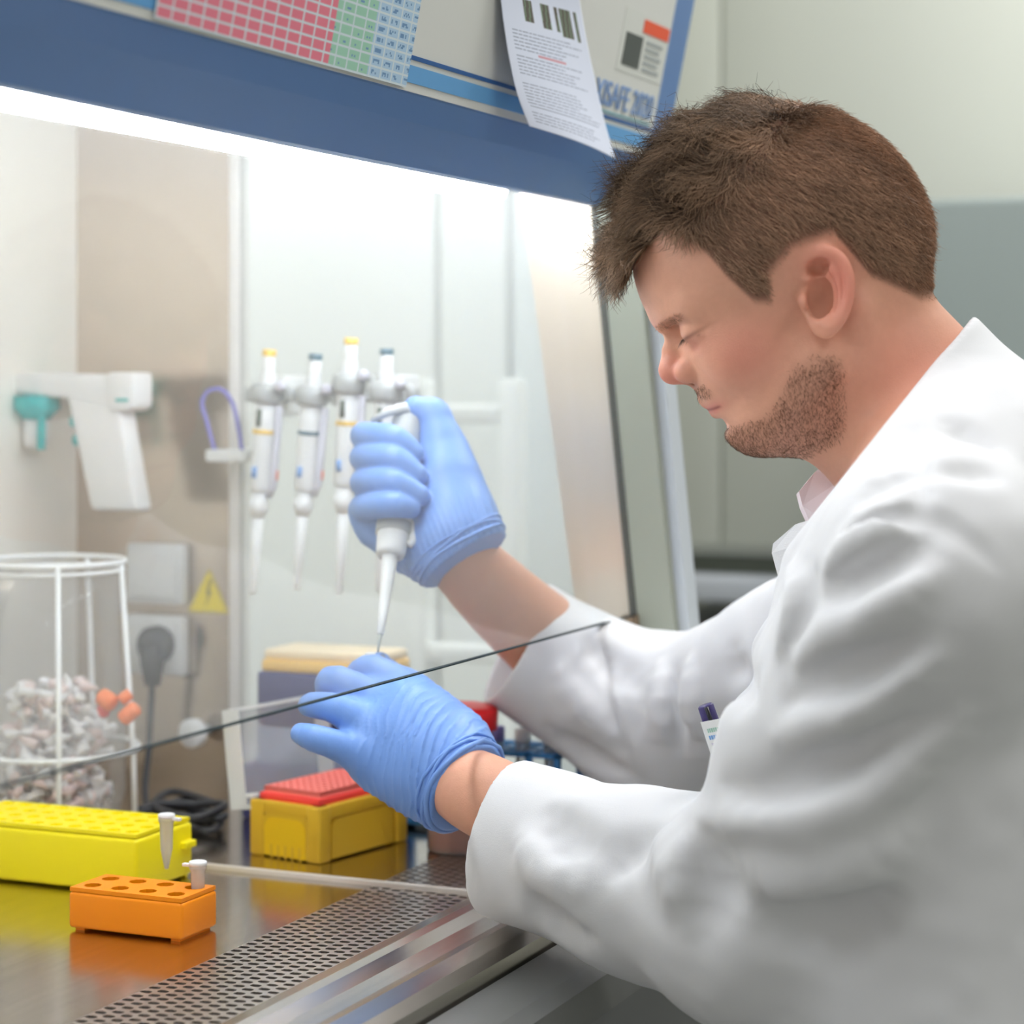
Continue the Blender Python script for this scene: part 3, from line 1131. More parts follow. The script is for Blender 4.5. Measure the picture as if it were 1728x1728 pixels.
for sel, sg_ in ((top > 0.25, 5), (top <= 0.25, 2)):
    hm_ = strands('hair', (bv[pick] - nw * 0.0005)[sel], nw[sel], length[sel], dw[sel], (0.04 + 0.17 * top)[sel], (0.00026 + 0.00012 * top)[sel], tone[sel], None, M_HAIR, sg_, phase=ph_[sel])
    bm.from_mesh(hm_)
hm_ = bpy.data.meshes.new('hair')
bm.to_mesh(hm_)
bm.free()
hm_.materials.append(M_HAIR)
link('hair', hm_, man, label='short brown hair, wavy and combed forward on top')
# beard stubble and brows
bsrc = np.nonzero(hd & (jaw > 0.25) & ~ear_in)[0]
NBR = 9000
pick = RNG.choice(bsrc, NBR, p=jaw[bsrc] / jaw[bsrc].sum())
nw = nrm[pick].astype(float)
dl = np.tile(np.array([0.25, 0, -0.9]), (NBR, 1)) + RNG.normal(0, 0.35, (NBR, 3))
dw = dl @ HR.T
dw -= nw * (dw * nw).sum(1, keepdims=True)
dw /= np.linalg.norm(dw, axis=1, keepdims=True)
tone = np.array(S(112, 82, 62))[None] * RNG.uniform(0.6, 1.6, (NBR, 1))
strands('beard', bv[pick] - nw * 0.0004, nw, RNG.uniform(0.002, 0.0042, NBR), dw, np.full(NBR, 0.10), np.full(NBR, 0.00012), tone, man, M_HAIR, 3)
br = np.exp(-((q[:, 2] - 2.75 - 0.12 * al + 0.02 * al ** 2) / 0.26) ** 2) * sstep(0.9, 1.5, al) * sstep(5.4, 4.2, al)
bsrc = np.nonzero(hd & (br > 0.4) & (q[:, 0] > 5.5))[0]
NE = 300
pick = RNG.choice(bsrc, NE)
nw = nrm[pick].astype(float)
sg = np.sign(q[pick, 1])
dl = np.stack([np.full(NE, -0.5), sg * 0.8, np.full(NE, 0.1)], 1) + RNG.normal(0, 0.2, (NE, 3))
dw = dl @ HR.T
dw -= nw * (dw * nw).sum(1, keepdims=True)
dw /= np.linalg.norm(dw, axis=1, keepdims=True)
tone = np.array(S(166, 124, 96))[None] * RNG.uniform(0.7, 1.4, (NE, 1))
for s_ in (1, -1):
    k_ = sg == s_
    n_ = int(k_.sum())
    strands('eyebrow', bv[pick[k_]] - nw[k_] * 0.0003, nw[k_], RNG.uniform(0.004, 0.007, n_), dw[k_], np.full(n_, 0.08), np.full(n_, 0.00014), tone[k_], man, M_HAIR, 3)
# lashes along the lowered lids
NL = 240
tt = RNG.uniform(0, 1, NL)
sg = np.where(RNG.uniform(0, 1, NL) > 0.5, 1.0, -1.0)
rt = np.stack([9.25 - 1.6 * tt, sg * (2.1 + 2.5 * tt), 1.50 + 0.05 * tt], 1)
rw = from_head(rt)
nw = np.tile(HF, (NL, 1)) * 0.8 + (sg * 0.5)[:, None] * _lf
nw /= np.linalg.norm(nw, axis=1, keepdims=True)
dw = np.tile(-HU * 0.6, (NL, 1)) + nw * 0.8 + RNG.normal(0, 0.1, (NL, 3))
dw /= np.linalg.norm(dw, axis=1, keepdims=True)
for s_ in (1, -1):
    k_ = sg == s_
    n_ = int(k_.sum())
    strands('eyelash', rw[k_], nw[k_], RNG.uniform(0.004, 0.007, n_), dw[k_], np.full(n_, 0.02), np.full(n_, 0.00016), np.tile(np.array(S(70, 50, 38)), (n_, 1)), man, M_HAIR, 3)

# ================================================================== lab coat
VIEW0 = lambda p: (p - np.array([0, 0, CAMZ])) / np.linalg.norm(p - np.array([0, 0, CAMZ]))
L_CUFF = P(852, 1418, 1.572)
R_CUFF = P(870, 1086, 1.868)
LAX = (L_CUFF - L_EL) / np.linalg.norm(L_CUFF - L_EL)
RAX = (R_CUFF - R_EL) / np.linalg.norm(R_CUFF - R_EL)
_v = VIEW0(L_CUFF)
LCUT = LAX - 0.55 * LAX.dot(_v) * _v
LCUT /= np.linalg.norm(LCUT)
COL_N = None


def coat_base(Q):
    d = ell(Q, CHEST + np.array([0, 0.0, 0.0]), (0.192, 0.134, 0.235))
    d = smin(d, ell(Q, (1.44, 0.285, -0.08), (0.19, 0.145, 0.30)), 0.06)
    d = smin(d, cap(Q, (1.40, 0.325, 0.338), L_SH, 0.056, 0.066), 0.05)
    d = smin(d, cap(Q, (1.46, 0.325, 0.338), R_SH, 0.056, 0.066), 0.05)
    lm = L_SH + (L_EL - L_SH) * 0.5 + np.array([0.0, 0.004, 0])
    l1 = L_EL + (L_CUFF - L_EL) * 0.45
    dl = chain(Q, [L_SH, lm, L_EL], [0.067, 0.071, 0.064], 0.02)
    dl = smin(dl, chain(Q, [L_EL, l1, L_CUFF + LAX * 0.03], [0.064, 0.0575, 0.0525], 0.02), 0.04)
    dl = smin(dl, cap(Q, P(800, 1372, 1.59), P(1060, 1470, 1.47), 0.041, 0.045), 0.02)
    d = smin(d, dl, 0.035)
    d = smin(d, ell(Q, P(1320, 1270, 1.50), (0.05, 0.03, 0.08)), 0.05)        # pocket side of the chest
    rm = R_SH + (R_EL - R_SH) * 0.5
    dr = chain(Q, [R_SH, rm, R_EL], [0.066, 0.060, 0.066], 0.02)
    dr = smin(dr, chain(Q, [R_EL, R_CUFF + RAX * 0.03], [0.066, 0.0545], 0.02), 0.04)
    d = smin(d, dr, 0.025)
    return d


def trace(u, v, f=None, d0=1.05, d1=2.3):
    f = f or coat_base
    a, b = P(u, v, 1.0), P(u, v, 2.0)
    d = d0
    for _ in range(90):
        p = a + (b - a) * (d - 1.0)
        x = float(f(p[None].astype(np.float32))[0])
        if x < 0.0006:
            return p
        d += x * 0.8
        if d > d1:
            return None
    return p


def polyline(pts, f=None):
    out = [trace(u, v, f) for u, v in pts]
    return [p for p in out if p is not None]


VIEW = lambda p: (p - np.array([0, 0, CAMZ])) / np.linalg.norm(p - np.array([0, 0, CAMZ]))
# cloth folds: (pixels along the fold, width, how proud (+) or deep (-), blend)
FOLDS = [
    ([(1150, 1368), (1236, 1384), (1348, 1372), (1460, 1330), (1560, 1262), (1660, 1180)], 0.011, +1),
    ([(1200, 1318), (1290, 1336), (1400, 1290), (1490, 1238), (1617, 1200)], 0.010, -1),
    ([(1290, 1250), (1376, 1216), (1488, 1154), (1628, 1088)], 0.010, +1),
    ([(1300, 1205), (1404, 1146), (1470, 1112), (1560, 1075)], 0.010, -1),
    ([(1325, 1135), (1404, 1068), (1516, 1000), (1600, 960)], 0.009, +1),
    ([(1360, 1040), (1430, 975), (1520, 925), (1600, 905)], 0.009, -1),
    ([(1375, 985), (1430, 925), (1510, 880), (1580, 870)], 0.008, +1),
    ([(1029, 1490), (1060, 1440), (1141, 1396)], 0.008, -1),
    ([(1107, 1406), (1145, 1466), (1158, 1561)], 0.011, +1),
    ([(1190, 1420), (1200, 1500), (1180, 1600)], 0.011, -1),
    ([(870, 1400), (920, 1464), (1000, 1512)], 0.009, +1),
    ([(920, 1350), (960, 1410), (1030, 1440)], 0.008, -1),
    ([(890, 1510), (930, 1560), (1010, 1590)], 0.009, -1),
    ([(1240, 1450), (1330, 1480), (1450, 1450), (1560, 1380)], 0.012, +1),
    ([(1280, 1560), (1400, 1560), (1520, 1490)], 0.012, -1),
    ([(1132, 1108), (1135, 1190), (1155, 1300)], 0.007, -1),
    ([(1108, 1100), (1115, 1180), (1120, 1270)], 0.007, +1),
    ([(1162, 1098), (1168, 1180), (1180, 1260)], 0.007, +1),
    ([(985, 1070), (1030, 1120), (1090, 1170)], 0.007, -1),
    ([(930, 1110), (980, 1190), (1060, 1260)], 0.008, +1),
    ([(910, 1220), (980, 1270), (1080, 1320)], 0.008, -1),
    ([(1230, 1075), (1250, 1150), (1270, 1190)], 0.008, -1),
    ([(1330, 930), (1340, 1030), (1300, 1130)], 0.006, +1),
    ([(1352, 930), (1360, 1010), (1330, 1110)], 0.006, -1),
    ([(1560, 680), (1548, 760), (1556, 830), (1552, 890)], 0.0045, -1),
    ([(1400, 925), (1450, 892), (1520, 872), (1590, 884), (1650, 925), (1700, 975)], 0.0045, -1),
    ([(1470, 800), (1540, 760), (1600, 742)], 0.006, -1),
    ([(1440, 850), (1510, 800), (1545, 790)], 0.006, -1),
    ([(1585, 700), (1640, 735), (1700, 760)], 0.007, -1),
    ([(1575, 800), (1640, 790), (1700, 800)], 0.007, -1),
]
FOLD3 = []
for pts, r, sgn in FOLDS:
    p3 = polyline(spline([np.array(p, float) for p in pts], 3))
    if len(p3) > 1:
        FOLD3.append((p3, r * 1.3, sgn))

# collar: sits round the neck, cut by a plane that falls from the nape to the throat
CA, CB, CC = P(1615, 566, 1.45), P(1436, 792, 1.45), P(1436, 792, 1.55)
COL_N = np.cross(CB - CA, CC - CA)
COL_N /= np.linalg.norm(COL_N)
if COL_N[2] < 0:
    COL_N = -COL_N


def neck_cm(q, grow):
    s = q.copy()
    s[:, 1] = np.abs(s[:, 1])
    d = cap(s, (-0.9, 0, -3.0), (-2.6, 0, -13.5), 5.2 + grow, 6.1 + grow)
    d = smin(d, cap(s, (2.6, 0, -7.2), (0.5, 0, -14), 3.3 + grow, 4.3 + grow), 2.5)
    d = smin(d, cap(s, (-1.2, 5.6, -2.6), (1.6, 1.6, -14), 1.0 + grow, 1.3 + grow), 1.8)
    return d


def coat_sdf(Q):
    d = coat_base(Q)
    lo_, hi_ = None, None
    for p3, r, sgn in FOLD3:
        a = np.array(p3)
        mn, mx = a.min(0) - 0.05, a.max(0) + 0.05
        m = np.all((Q > mn) & (Q < mx), 1) & (np.abs(d) < 0.05)
        if not m.any():
            continue
        qq = Q[m]
        dd = None
        n = len(p3)
        for i in range(n - 1):
            w0 = math.sin(math.pi * i / (n - 1)) ** 0.6
            w1 = max(math.sin(math.pi * (i + 1) / (n - 1)), 0.0) ** 0.6
            e = cap(qq, p3[i], p3[i + 1], r * (w0 * 0.85 - (1 - w0) * 1.9), r * (w1 * 0.85 - (1 - w1) * 1.9))
            dd = e if dd is None else np.minimum(dd, e)
        d[m] = smin(d[m], dd, r * 1.9) if sgn > 0 else smax(d[m], -dd, r * 1.9)
    sm = np.abs(d) < 0.007
    if sm.any():
        qq = Q[sm]
        d[sm] += (0.0020 * vnoise(qq, 22, 3) + 0.0008 * vnoise(qq, 60, 4)).astype(d.dtype)
    # collar
    near = np.sum((Q - NECK.astype(Q.dtype)) ** 2, 1) < 0.22 ** 2
    if near.any():
        qn = Q[near]
        hq = to_head(qn)
        pl = ((qn - CA.astype(Q.dtype)) @ COL_N.astype(Q.dtype))
        c = neck_cm(hq, 1.1) / 100
        c = smax(c, pl, 0.004)
        c = smax(c, -0.075 - pl, 0.02)
        dn = smin(d[near], c, 0.018)
        # hollow for the neck
        hole = neck_cm(hq, 0.22) / 100
        hole = smax(hole, -pl - 0.035, 0.006)
        dn = smax(dn, -hole, 0.004)
        d[near] = smax(dn, pl - 0.001, 0.003)
    # open cuffs
    for C, A, rr, arm in ((L_CUFF, LCUT, 0.0485, [L_EL, L_CUFF, L_CUFF + LAX * 0.08]), (R_CUFF, RAX, 0.0485, [R_EL, R_CUFF, R_CUFF + RAX * 0.08])):
        m = np.sum((Q - C.astype(Q.dtype)) ** 2, 1) < 0.16 ** 2
        if m.any():
            qq = Q[m]
            t = (qq - C.astype(Q.dtype)) @ A.astype(Q.dtype)
            x = smax(d[m], t, 0.003)
            inner = d[m] + 0.0050
            hole = smax(inner, -t - 0.06, 0.01)
            d[m] = smax(x, -hole, 0.002)
    return d


cme, cv_, cf_ = sdf_mesh('lab_coat', coat_sdf, (1.06, 0.06, -0.28), (1.95, 0.80, 0.56), 0.0027, slack=1.7)
M_COAT = mat('coat_cotton', S(226, 226, 228), 0.85, spec=0.2, bump=0.18, bscale=1500)
cme.materials.append(M_COAT)
coat = link('lab_coat', cme, man, label='white cotton lab coat with folded sleeves')


def plate(name, pts, n_off, material, parent, th=0.0025, label=None):
    """small curved cloth leaf: polygon of world points, given thickness"""
    pts = [np.array(p, float) for p in pts]
    nn_ = np.cross(pts[1] - pts[0], pts[2] - pts[0])
    nn_ = nn_ / np.linalg.norm(nn_) * th
    n = len(pts)
    vs = [p + nn_ for p in pts] + [p - nn_ for p in pts]
    fs = [tuple(range(n)), tuple(range(2 * n - 1, n - 1, -1))] + [(i, (i + 1) % n, (i + 1) % n + n, i + n) for i in range(n)]
    return MB().add(vs, fs).build(name, material, parent, label=label)


M_COAT2 = mat('coat_shaded', S(228, 214, 218), 0.85, spec=0.2)  # coat cloth with the pinkish collar shade put into its colour
# collar leaf on the far side, standing open in front of the throat, and the lapel under it
plate('collar', [P(1404, 772, 1.53), P(1372, 800, 1.52), P(1346, 832, 1.51), P(1352, 856, 1.505), P(1366, 888, 1.50), P(1400, 888, 1.49), P(1440, 860, 1.49), P(1450, 790, 1.52)], 0, M_COAT2, coat)
plate('lapel', [P(1388, 872, 1.46), P(1345, 884, 1.475), P(1308, 916, 1.49), P(1306, 932, 1.49), P(1316, 970, 1.49), P(1345, 1010, 1.47), P(1400, 960, 1.43), P(1410, 900, 1.43)], 0, M_COAT, coat)

# ================================================================== gloves
M_GLOVE = mat('nitrile_blue', S(116, 156, 222), 0.42, spec=0.45, bump=0.10, bscale=350)


def da(v):
    return 1.80 - 0.115 * (v - 700) / 402


def rh(u, v, o):
    return P(u, v, da(v) + o)


def rglove(Q):
    d = chain(Q, [rh(792, 955, 0.035), rh(770, 905, 0.02), rh(752, 820, 0.012)], [0.0325, 0.0325, 0.0265], 0.02)
    d = smin(d, chain(Q, [rh(765, 860, 0.02), rh(748, 760, 0.008), rh(738, 712, 0.0)], [0.026, 0.0185, 0.0125], 0.01), 0.02)
    # thumb bent over the plunger
    d = smin(d, chain(Q, [rh(742, 735, 0.0), rh(729, 698, -0.004), rh(702, 690, -0.008)], [0.0135, 0.0125, 0.0105], 0.004), 0.008)
    # ulnar side of the palm, behind the pipette
    d = smin(d, chain(Q, [rh(765, 930, 0.025), rh(695, 915, 0.035), rh(640, 880, 0.03), rh(618, 862, 0.022)], [0.029, 0.024, 0.020, 0.014], 0.01), 0.02)
    d = smin(d, chain(Q, [rh(745, 850, 0.03), rh(680, 800, 0.045), rh(640, 760, 0.035)], [0.026, 0.020, 0.016], 0.01), 0.02)
    f = None
    for (ay, by, cy, dy, ey, ex, r) in ((738, 735, 736, 740, 764, 704, 0.0104), (775, 774, 772, 775, 800, 708, 0.0108), (815, 815, 814, 814, 835, 712, 0.0106), (852, 858, 857, 850, 858, 698, 0.0098)):
        e = schain(Q, [rh(690, ay, 0.045), rh(622, by, 0.028), rh(617, cy, 0.002), rh(640, (cy + dy) / 2 - 1, -0.022), rh(668, dy + 2, -0.028), rh(ex - 6, ey, -0.022)],
                  [r * 1.08, r * 1.08, r * 1.10, r * 1.08, r * 1.04, r * 0.84])
        f = e if f is None else smin(f, e, 0.0022)
    d = smin(d, f, 0.004)
    # stretch wrinkles near the wrist
    m = np.abs(d) < 0.01
    if m.any():
        q_ = Q[m]
        ax = (rh(700, 800, 0) - rh(800, 960, 0))
        ax = ax / np.linalg.norm(ax)
        s_ = (q_ - rh(800, 960, 0).astype(Q.dtype)) @ ax.astype(Q.dtype)
        across = np.cross(ax, VIEW(rh(760, 900, 0)))
        t_ = (q_ - rh(800, 960, 0).astype(Q.dtype)) @ across.astype(Q.dtype)
        ph = t_ * 700 + s_ * 120 + 2.2 * vnoise(q_, 30, 9)
        w = sstep(0.075, 0.0, s_) * sstep(-0.01, 0.006, s_)
        d[m] -= (w * 0.0017 * (1 - np.abs(np.sin(ph))) ** 2).astype(d.dtype)
    # cut at the wrist
    n = (rh(800, 965, 0.03) - rh(745, 880, 0.02))
    n = n / np.linalg.norm(n)
    t = (Q - rh(785, 943, 0.03).astype(Q.dtype)) @ n.astype(Q.dtype)
    return smax(d, t - 0.002, 0.002)


gme, gv, gf = sdf_mesh('glove', rglove, (1.50, 0.66, 0.20), (1.78, 0.92, 0.44), 0.0014, slack=1.8)
gme.materials.append(M_GLOVE)
GR = link('glove', gme, man, label='blue nitrile glove gripping the pipette')


def lglove(Q):
    W = P(787, 1326, 1.590)
    d = chain(Q, [P(800, 1333, 1.585), P(735, 1280, 1.615), P(690, 1245, 1.630)], [0.0315, 0.0345, 0.0335], 0.02)
    d = smin(d, cap(Q, P(760, 1260, 1.625), P(680, 1185, 1.650), 0.0255, 0.0235), 0.02)
    d = smin(d, cap(Q, P(745, 1335, 1.605), P(640, 1300, 1.615), 0.0240, 0.0165), 0.02)
    d = smin(d, cap(Q, P(690, 1235, 1.63), P(625, 1255, 1.622), 0.028, 0.0165), 0.02)
    fing = [
        [[P(690, 1180, 1.655), P(632, 1131, 1.662), P(604, 1142, 1.680), P(612, 1158, 1.695)], [0.0185, 0.0118, 0.0108, 0.0095]],
        [[P(660, 1205, 1.640), P(571, 1150, 1.645), P(556, 1162, 1.662), P(580, 1182, 1.685)], [0.0190, 0.0118, 0.0108, 0.0095]],
        [[P(645, 1240, 1.625), P(572, 1198, 1.622), P(533, 1190, 1.632), P(522, 1190, 1.640)], [0.0180, 0.0115, 0.0098, 0.0085]],
        [[P(640, 1288, 1.615), P(570, 1258, 1.606), P(528, 1245, 1.606), P(508, 1238, 1.612)], [0.0160, 0.0112, 0.0098, 0.0078]],
    ]
    f = None
    for pts, rr in fing:
        e = schain(Q, pts, rr)
        f = e if f is None else smin(f, e, 0.005)
    d = smin(d, f, 0.010)
    d = smin(d, chain(Q, [P(740, 1270, 1.66), P(690, 1200, 1.71), P(655, 1145, 1.71), P(640, 1122, 1.70)], [0.020, 0.0145, 0.0120, 0.0100], 0.008), 0.012)
    m = np.abs(d) < 0.012
    if m.any():
        q_ = Q[m]
        ax = P(640, 1225, 1.63) - P(800, 1333, 1.585)
        ax = ax / np.linalg.norm(ax)
        s_ = (q_ - P(800, 1333, 1.585).astype(Q.dtype)) @ ax.astype(Q.dtype)
        ac = np.cross(ax, VIEW(P(700, 1270, 1.6)))
        t_ = (q_ - P(800, 1333, 1.585).astype(Q.dtype)) @ ac.astype(Q.dtype)
        wob = 1.6 * vnoise(q_, 26, 12) + 0.8 * vnoise(q_, 70, 13)
        ph = s_ * 430 + t_ * 150 + wob * 1.6
        ridge = 1 - np.abs(np.sin(ph))
        w = sstep(-0.005, 0.01, s_) * sstep(0.125, 0.045, s_)
        d[m] -= (w * 0.0021 * ridge ** 3 * (0.55 + 0.45 * vnoise(q_, 45, 14))).astype(d.dtype)
    n = P(812, 1344, 1.58) - P(735, 1280, 1.615)
    n = n / np.linalg.norm(n)
    t = (Q - P(789, 1327, 1.588).astype(Q.dtype)) @ n.astype(Q.dtype)
    return smax(d, t, 0.002)


gme, gv, gf = sdf_mesh('glove', lglove, (1.30, 0.60, 0.05), (1.62, 0.90, 0.26), 0.0012, slack=1.8)
gme.materials.append(M_GLOVE)
GL = link('glove', gme, man, label='wrinkled blue nitrile glove with curled fingers')


def cuff_ring(c, n, f, r0, parent, wob, m, r=0.0022):
    """rolled rim where the glove ends, found on the glove surface"""
    n = np.array(n) / np.linalg.norm(n)
    ref = np.array([0, 0, 1.0])
    e1 = ref - n * ref.dot(n)
    e1 /= np.linalg.norm(e1)
    e2 = np.cross(n, e1)
    for dt, rr in ((0.0, r), (-0.004, r * 0.7), (-0.0075, r * 0.6)):
        pts = []
        for k in range(40):
            g_ = 2 * math.pi * k / 40
            di = e1 * math.cos(g_) + e2 * math.sin(g_)
            t = 0.055
            cc = c + n * (dt - 0.004 + wob * math.sin(3 * g_ + dt * 900))
            for _ in range(40):
                x = float(f((cc + di * t)[None].astype(np.float32))[0])
                if x < 0.0004:
                    break
                t -= x * 0.7
            pts.append(cc + di * t)
        MB().tube(pts, rr, 8, True).build('glove_rim', m, parent)


cuff_ring(P(789, 1327, 1.588), P(812, 1344, 1.58) - P(735, 1280, 1.615), lglove, 0.03, GL, 0.0012, M_GLOVE)
cuff_ring(rh(785, 943, 0.03), rh(800, 965, 0.03) - rh(745, 880, 0.02), rglove, 0.03, GR, 0.0012, M_GLOVE, 0.0016)

# man scaled up about the camera position: his figure is 6 % larger than first built, so he sits a little further along the cabinet
man.scale = (1.06, 1.06, 1.06)
man.location = (1.5158, 0.318, -0.3426)

# ================================================================== things
M_PLW = mat('plastic_white', S(240, 240, 238), 0.35)
M_PLG = mat('plastic_grey', S(186, 188, 186), 0.4)
M_PLG2 = mat('plastic_pale_lilac', S(214, 212, 222), 0.4)
M_YEL = mat('cap_yellow', S(250, 206, 90), 0.4)
M_TEALD = mat('cap_slate', S(78, 112, 128), 0.4)
M_DARK = mat('window_dark', S(70, 84, 70), 0.3)
M_LBL = mat('print_blue', S(130, 170, 225), 0.5)
M_RED1 = mat('print_red', S(236, 120, 96), 0.5)


def wpart(mb, name, m, parent, **kw):
    return mb.build(name, m, parent, **kw)


# ---- four pipettes hanging in the rack on the side window
XR = 1.835
PXCM = 18.05
rackloc = PX(560, 700, X1)
rack = thing('pipette_rack', 'white pipette rail fixed across the side window', 'rack', (rackloc[0], rackloc[1], PX(560, 690, X1)[2]))
ra, rb = PX(418, 668, XR + 0.035), PX(706, 652, XR + 0.035)
MB().box((XR + 0.028, rb[1], ra[2] - 0.006), (XR + 0.042, ra[1], ra[2] + 0.008), 0.002).build('rail', M_PLG, rack)
for uu in (470, 660):
    c = PX(uu, 660, XR + 0.04)
    MB().box((XR + 0.040, c[1] - 0.008, ra[2] - 0.02), (X1, c[1] + 0.008, ra[2] + 0.02), 0.002).build('mount', M_PLW, rack)
HANG = []


def pipette(name, label, tu, tv, bu, bv_, m_cap, window, group, band=True):
    a, b = PX(tu, tv, XR), PX(bu, bv_, XR)
    ax = (b - a) / np.linalg.norm(b - a)
    L = np.linalg.norm(b - a)
    k = L / 413.0
    at = lambda px: a + ax * px * k
    o = thing(name, label, 'pipette', b, group)
    side = np.array([0, -1.0, 0])
    side = side - ax * side.dot(ax)
    side /= np.linalg.norm(side)
    frn = np.cross(ax, side)
    if frn[0] > 0:
        frn = -frn
    R = lambda px: px / PXCM / 100
    MB().lathe([(0, R(11)), (0.0006, R(12)), (10 * k, R(12)), (11 * k, R(11.5))], at(0), at(12), 20).build('button_cap', m_cap, o)
    MB().lathe([(0, R(11)), (22 * k, R(11)), (32 * k, R(14)), (48 * k, R(15)), (54 * k, R(15))], at(11), at(70), 20).build('button', M_PLW, o)
    MB().lathe([(0, R(20)), (2 * k, R(26)), (10 * k, R(30)), (26 * k, R(29)), (34 * k, R(24))], at(56), at(100), 24).build('collar', M_PLG, o)
    MB().lathe([(0, R(17)), (4 * k, R(19)), (60 * k, R(19)), (145 * k, R(18.5)), (152 * k, R(17)), (154 * k, R(13))], at(86), at(250), 24).build('barrel', M_PLW, o)
    MB().lathe([(0, R(14)), (14 * k, R(14)), (15 * k, R(17)), (34 * k, R(17)), (37 * k, R(13)), (44 * k, R(11))], at(238), at(290), 20).build('ejector_sleeve', M_PLW, o)
    MB().lathe([(0, R(11)), (80 * k, R(8)), (112 * k, R(6.4)), (128 * k, R(6)), (131 * k, R(4))], at(281), at(413), 16).build('nozzle', M_PLW, o)
    # hook and ejector bar on the user's side
    hk = at(62) + side * R(30)
    MB().tube([at(66) + side * R(12), at(60) + side * R(34), at(66) + side * R(46), at(84) + side * R(50)], R(9), 10).build('finger_hook', M_PLG, o)
    kb = at(58) + side * R(36) + frn * R(10)
    MB().lathe([(0, R(5)), (R(4), R(9)), (R(14), R(9)), (R(17), R(5))], kb, kb + frn * 0.02, 14).build('ejector_button', M_PLG2, o)
    MB().tube([at(92) + side * R(27), at(225) + side * R(25), at(245) + side * R(18)], R(7), 8).build('ejector_bar', M_PLG2, o)
    f0 = lambda px, s_=0: at(px) + frn * R(19.3) + side * R(s_)
    if window:
        MB().tube([f0(100), f0(128)], R(4.5), 6).build('volume_window', M_DARK, o)
    if band:
        MB().lathe([(0, R(19.6)), (7 * k, R(19.6))], at(134), at(142), 24).build('colour_band', m_cap, o)
    MB().tube([f0(196, -2), f0(214, -2)], R(5), 6).build('print_mark', M_LBL, o)
    m = at(205) + side * R(33)
    MB().tube([at(200) + side * R(31), at(216) + side * R(31)], R(3), 6).build('print_dot', M_RED1, o)
    # hanger arm back to the rail (belongs to the rack)
    c = at(74)
    MB().box((c[0] + R(18), c[1] - 0.006, ra[2] - 0.005), (XR + 0.03, c[1] + 0.006, ra[2] + 0.005), 0.001).build('hanger', M_PLG, rack)
    return o


G = 'pipettes hanging on the rail'
pipette('pipette', 'hanging white pipette with yellow cap, leftmost on the rail', 455, 590, 426, 1005, M_YEL, True, G)
pipette('pipette', 'hanging white pipette with slate cap and no dark window, second from left', 533, 597, 500, 997, M_TEALD, False, G)
pipette('pipette', 'hanging white pipette with yellow cap, the tallest one beside the gloved hand', 593, 570, 572, 1003, M_YEL, True, G)
pipette('pipette', 'hanging white pipette with slate cap, half hidden behind the gloved hand', 653, 588, 640, 1000, M_TEALD, True, G)

# ---- pipette in the right hand
a, b = P(690, 694, 1.908), P(637, 1106, 1.788)
ax = (b - a) / np.linalg.norm(b - a)
L = np.linalg.norm(b - a)
k = L / 415.0
at = lambda px: a + ax * px * k
hp = thing('pipette', 'white and grey pipette held upright in the gloved right hand', 'pipette', b)
sd = np.cross(ax, VIEW(a))
sd /= np.linalg.norm(sd)
if (sd @ np.array([ST, -CT, 0])) < 0:
    sd = -sd                                   # towards the image right
fn = -np.cross(ax, sd)
fn = fn if fn @ VIEW(a) < 0 else -fn
R = lambda px: px / 20.2 / 100
MB().lathe([(0, R(14)), (2 * k, R(18)), (12 * k, R(19)), (16 * k, R(19))], at(-6), at(20), 24).build('button', M_PLW, hp)
MB().lathe([(0, R(18)), (4 * k, R(25)), (12 * k, R(27)), (30 * k, R(25)), (170 * k, R(24))], at(8), at(200), 24).build('barrel', M_PLG, hp)
MB().tube([at(14) + sd * R(22), at(10) - sd * R(8) + fn * R(26), at(20) - sd * R(36) + fn * R(24), at(30) - sd * R(62) + fn * R(10)], [R(9), R(9), R(7.5), R(4)], 10).build('finger_hook', M_PLG, hp)
MB().tube([at(11) + sd * R(20), at(5) - sd * R(8) + fn * R(25), at(15) - sd * R(36) + fn * R(24), at(26) - sd * R(58) + fn * R(10)], [R(7), R(7), R(5.5), R(3)], 10).build('hook_pad', M_PLW, hp)
MB().lathe([(0, R(24)), (2 * k, R(29)), (30 * k, R(30)), (32 * k, R(29.5))], at(166), at(200), 28).build('lower_barrel', M_PLW, hp)
MB().lathe([(0, R(29.5)), (1 * k, R(30.5)), (18 * k, R(30)), (19 * k, R(28))], at(198), at(220), 28).build('adjusting_ring', M_PLG, hp)
MB().lathe([(0, R(27)), (2 * k, R(27)), (30 * k, R(25)), (35 * k, R(23)), (36 * k, R(14))], at(217), at(260), 28).build('ejector_sleeve', M_PLW, hp)
MB().lathe([(0, R(13.5)), (40 * k, R(11.5)), (90 * k, R(8.5)), (128 * k, R(6)), (129 * k, R(5))], at(252), at(382), 20).build('nozzle', M_PLW, hp)
MB().lathe([(0, R(4)), (10 * k, R(3)), (29 * k, R(1.5))], at(380), at(412), 12).build('tip', mat('tip_clear_grey', S(176, 182, 178), 0.3), hp)
MB().tube([at(172) + sd * R(34) + fn * R(6), at(226) + sd * R(34) + fn * R(6), at(233) + sd * R(28) + fn * R(6)], R(7.5), 8).build('ejector_bar', M_PLW, hp)
MB().tube([at(176) + sd * R(2) + fn * R(29), at(182) + sd * R(2) + fn * R(29)], R(3), 6).build('print_mark', M_PLG, hp)
MB().tube([at(176) + sd * R(35) + fn * R(13), at(186) + sd * R(35) + fn * R(13)], R(2.4), 6).build('print_mark', M_TEALD, hp)

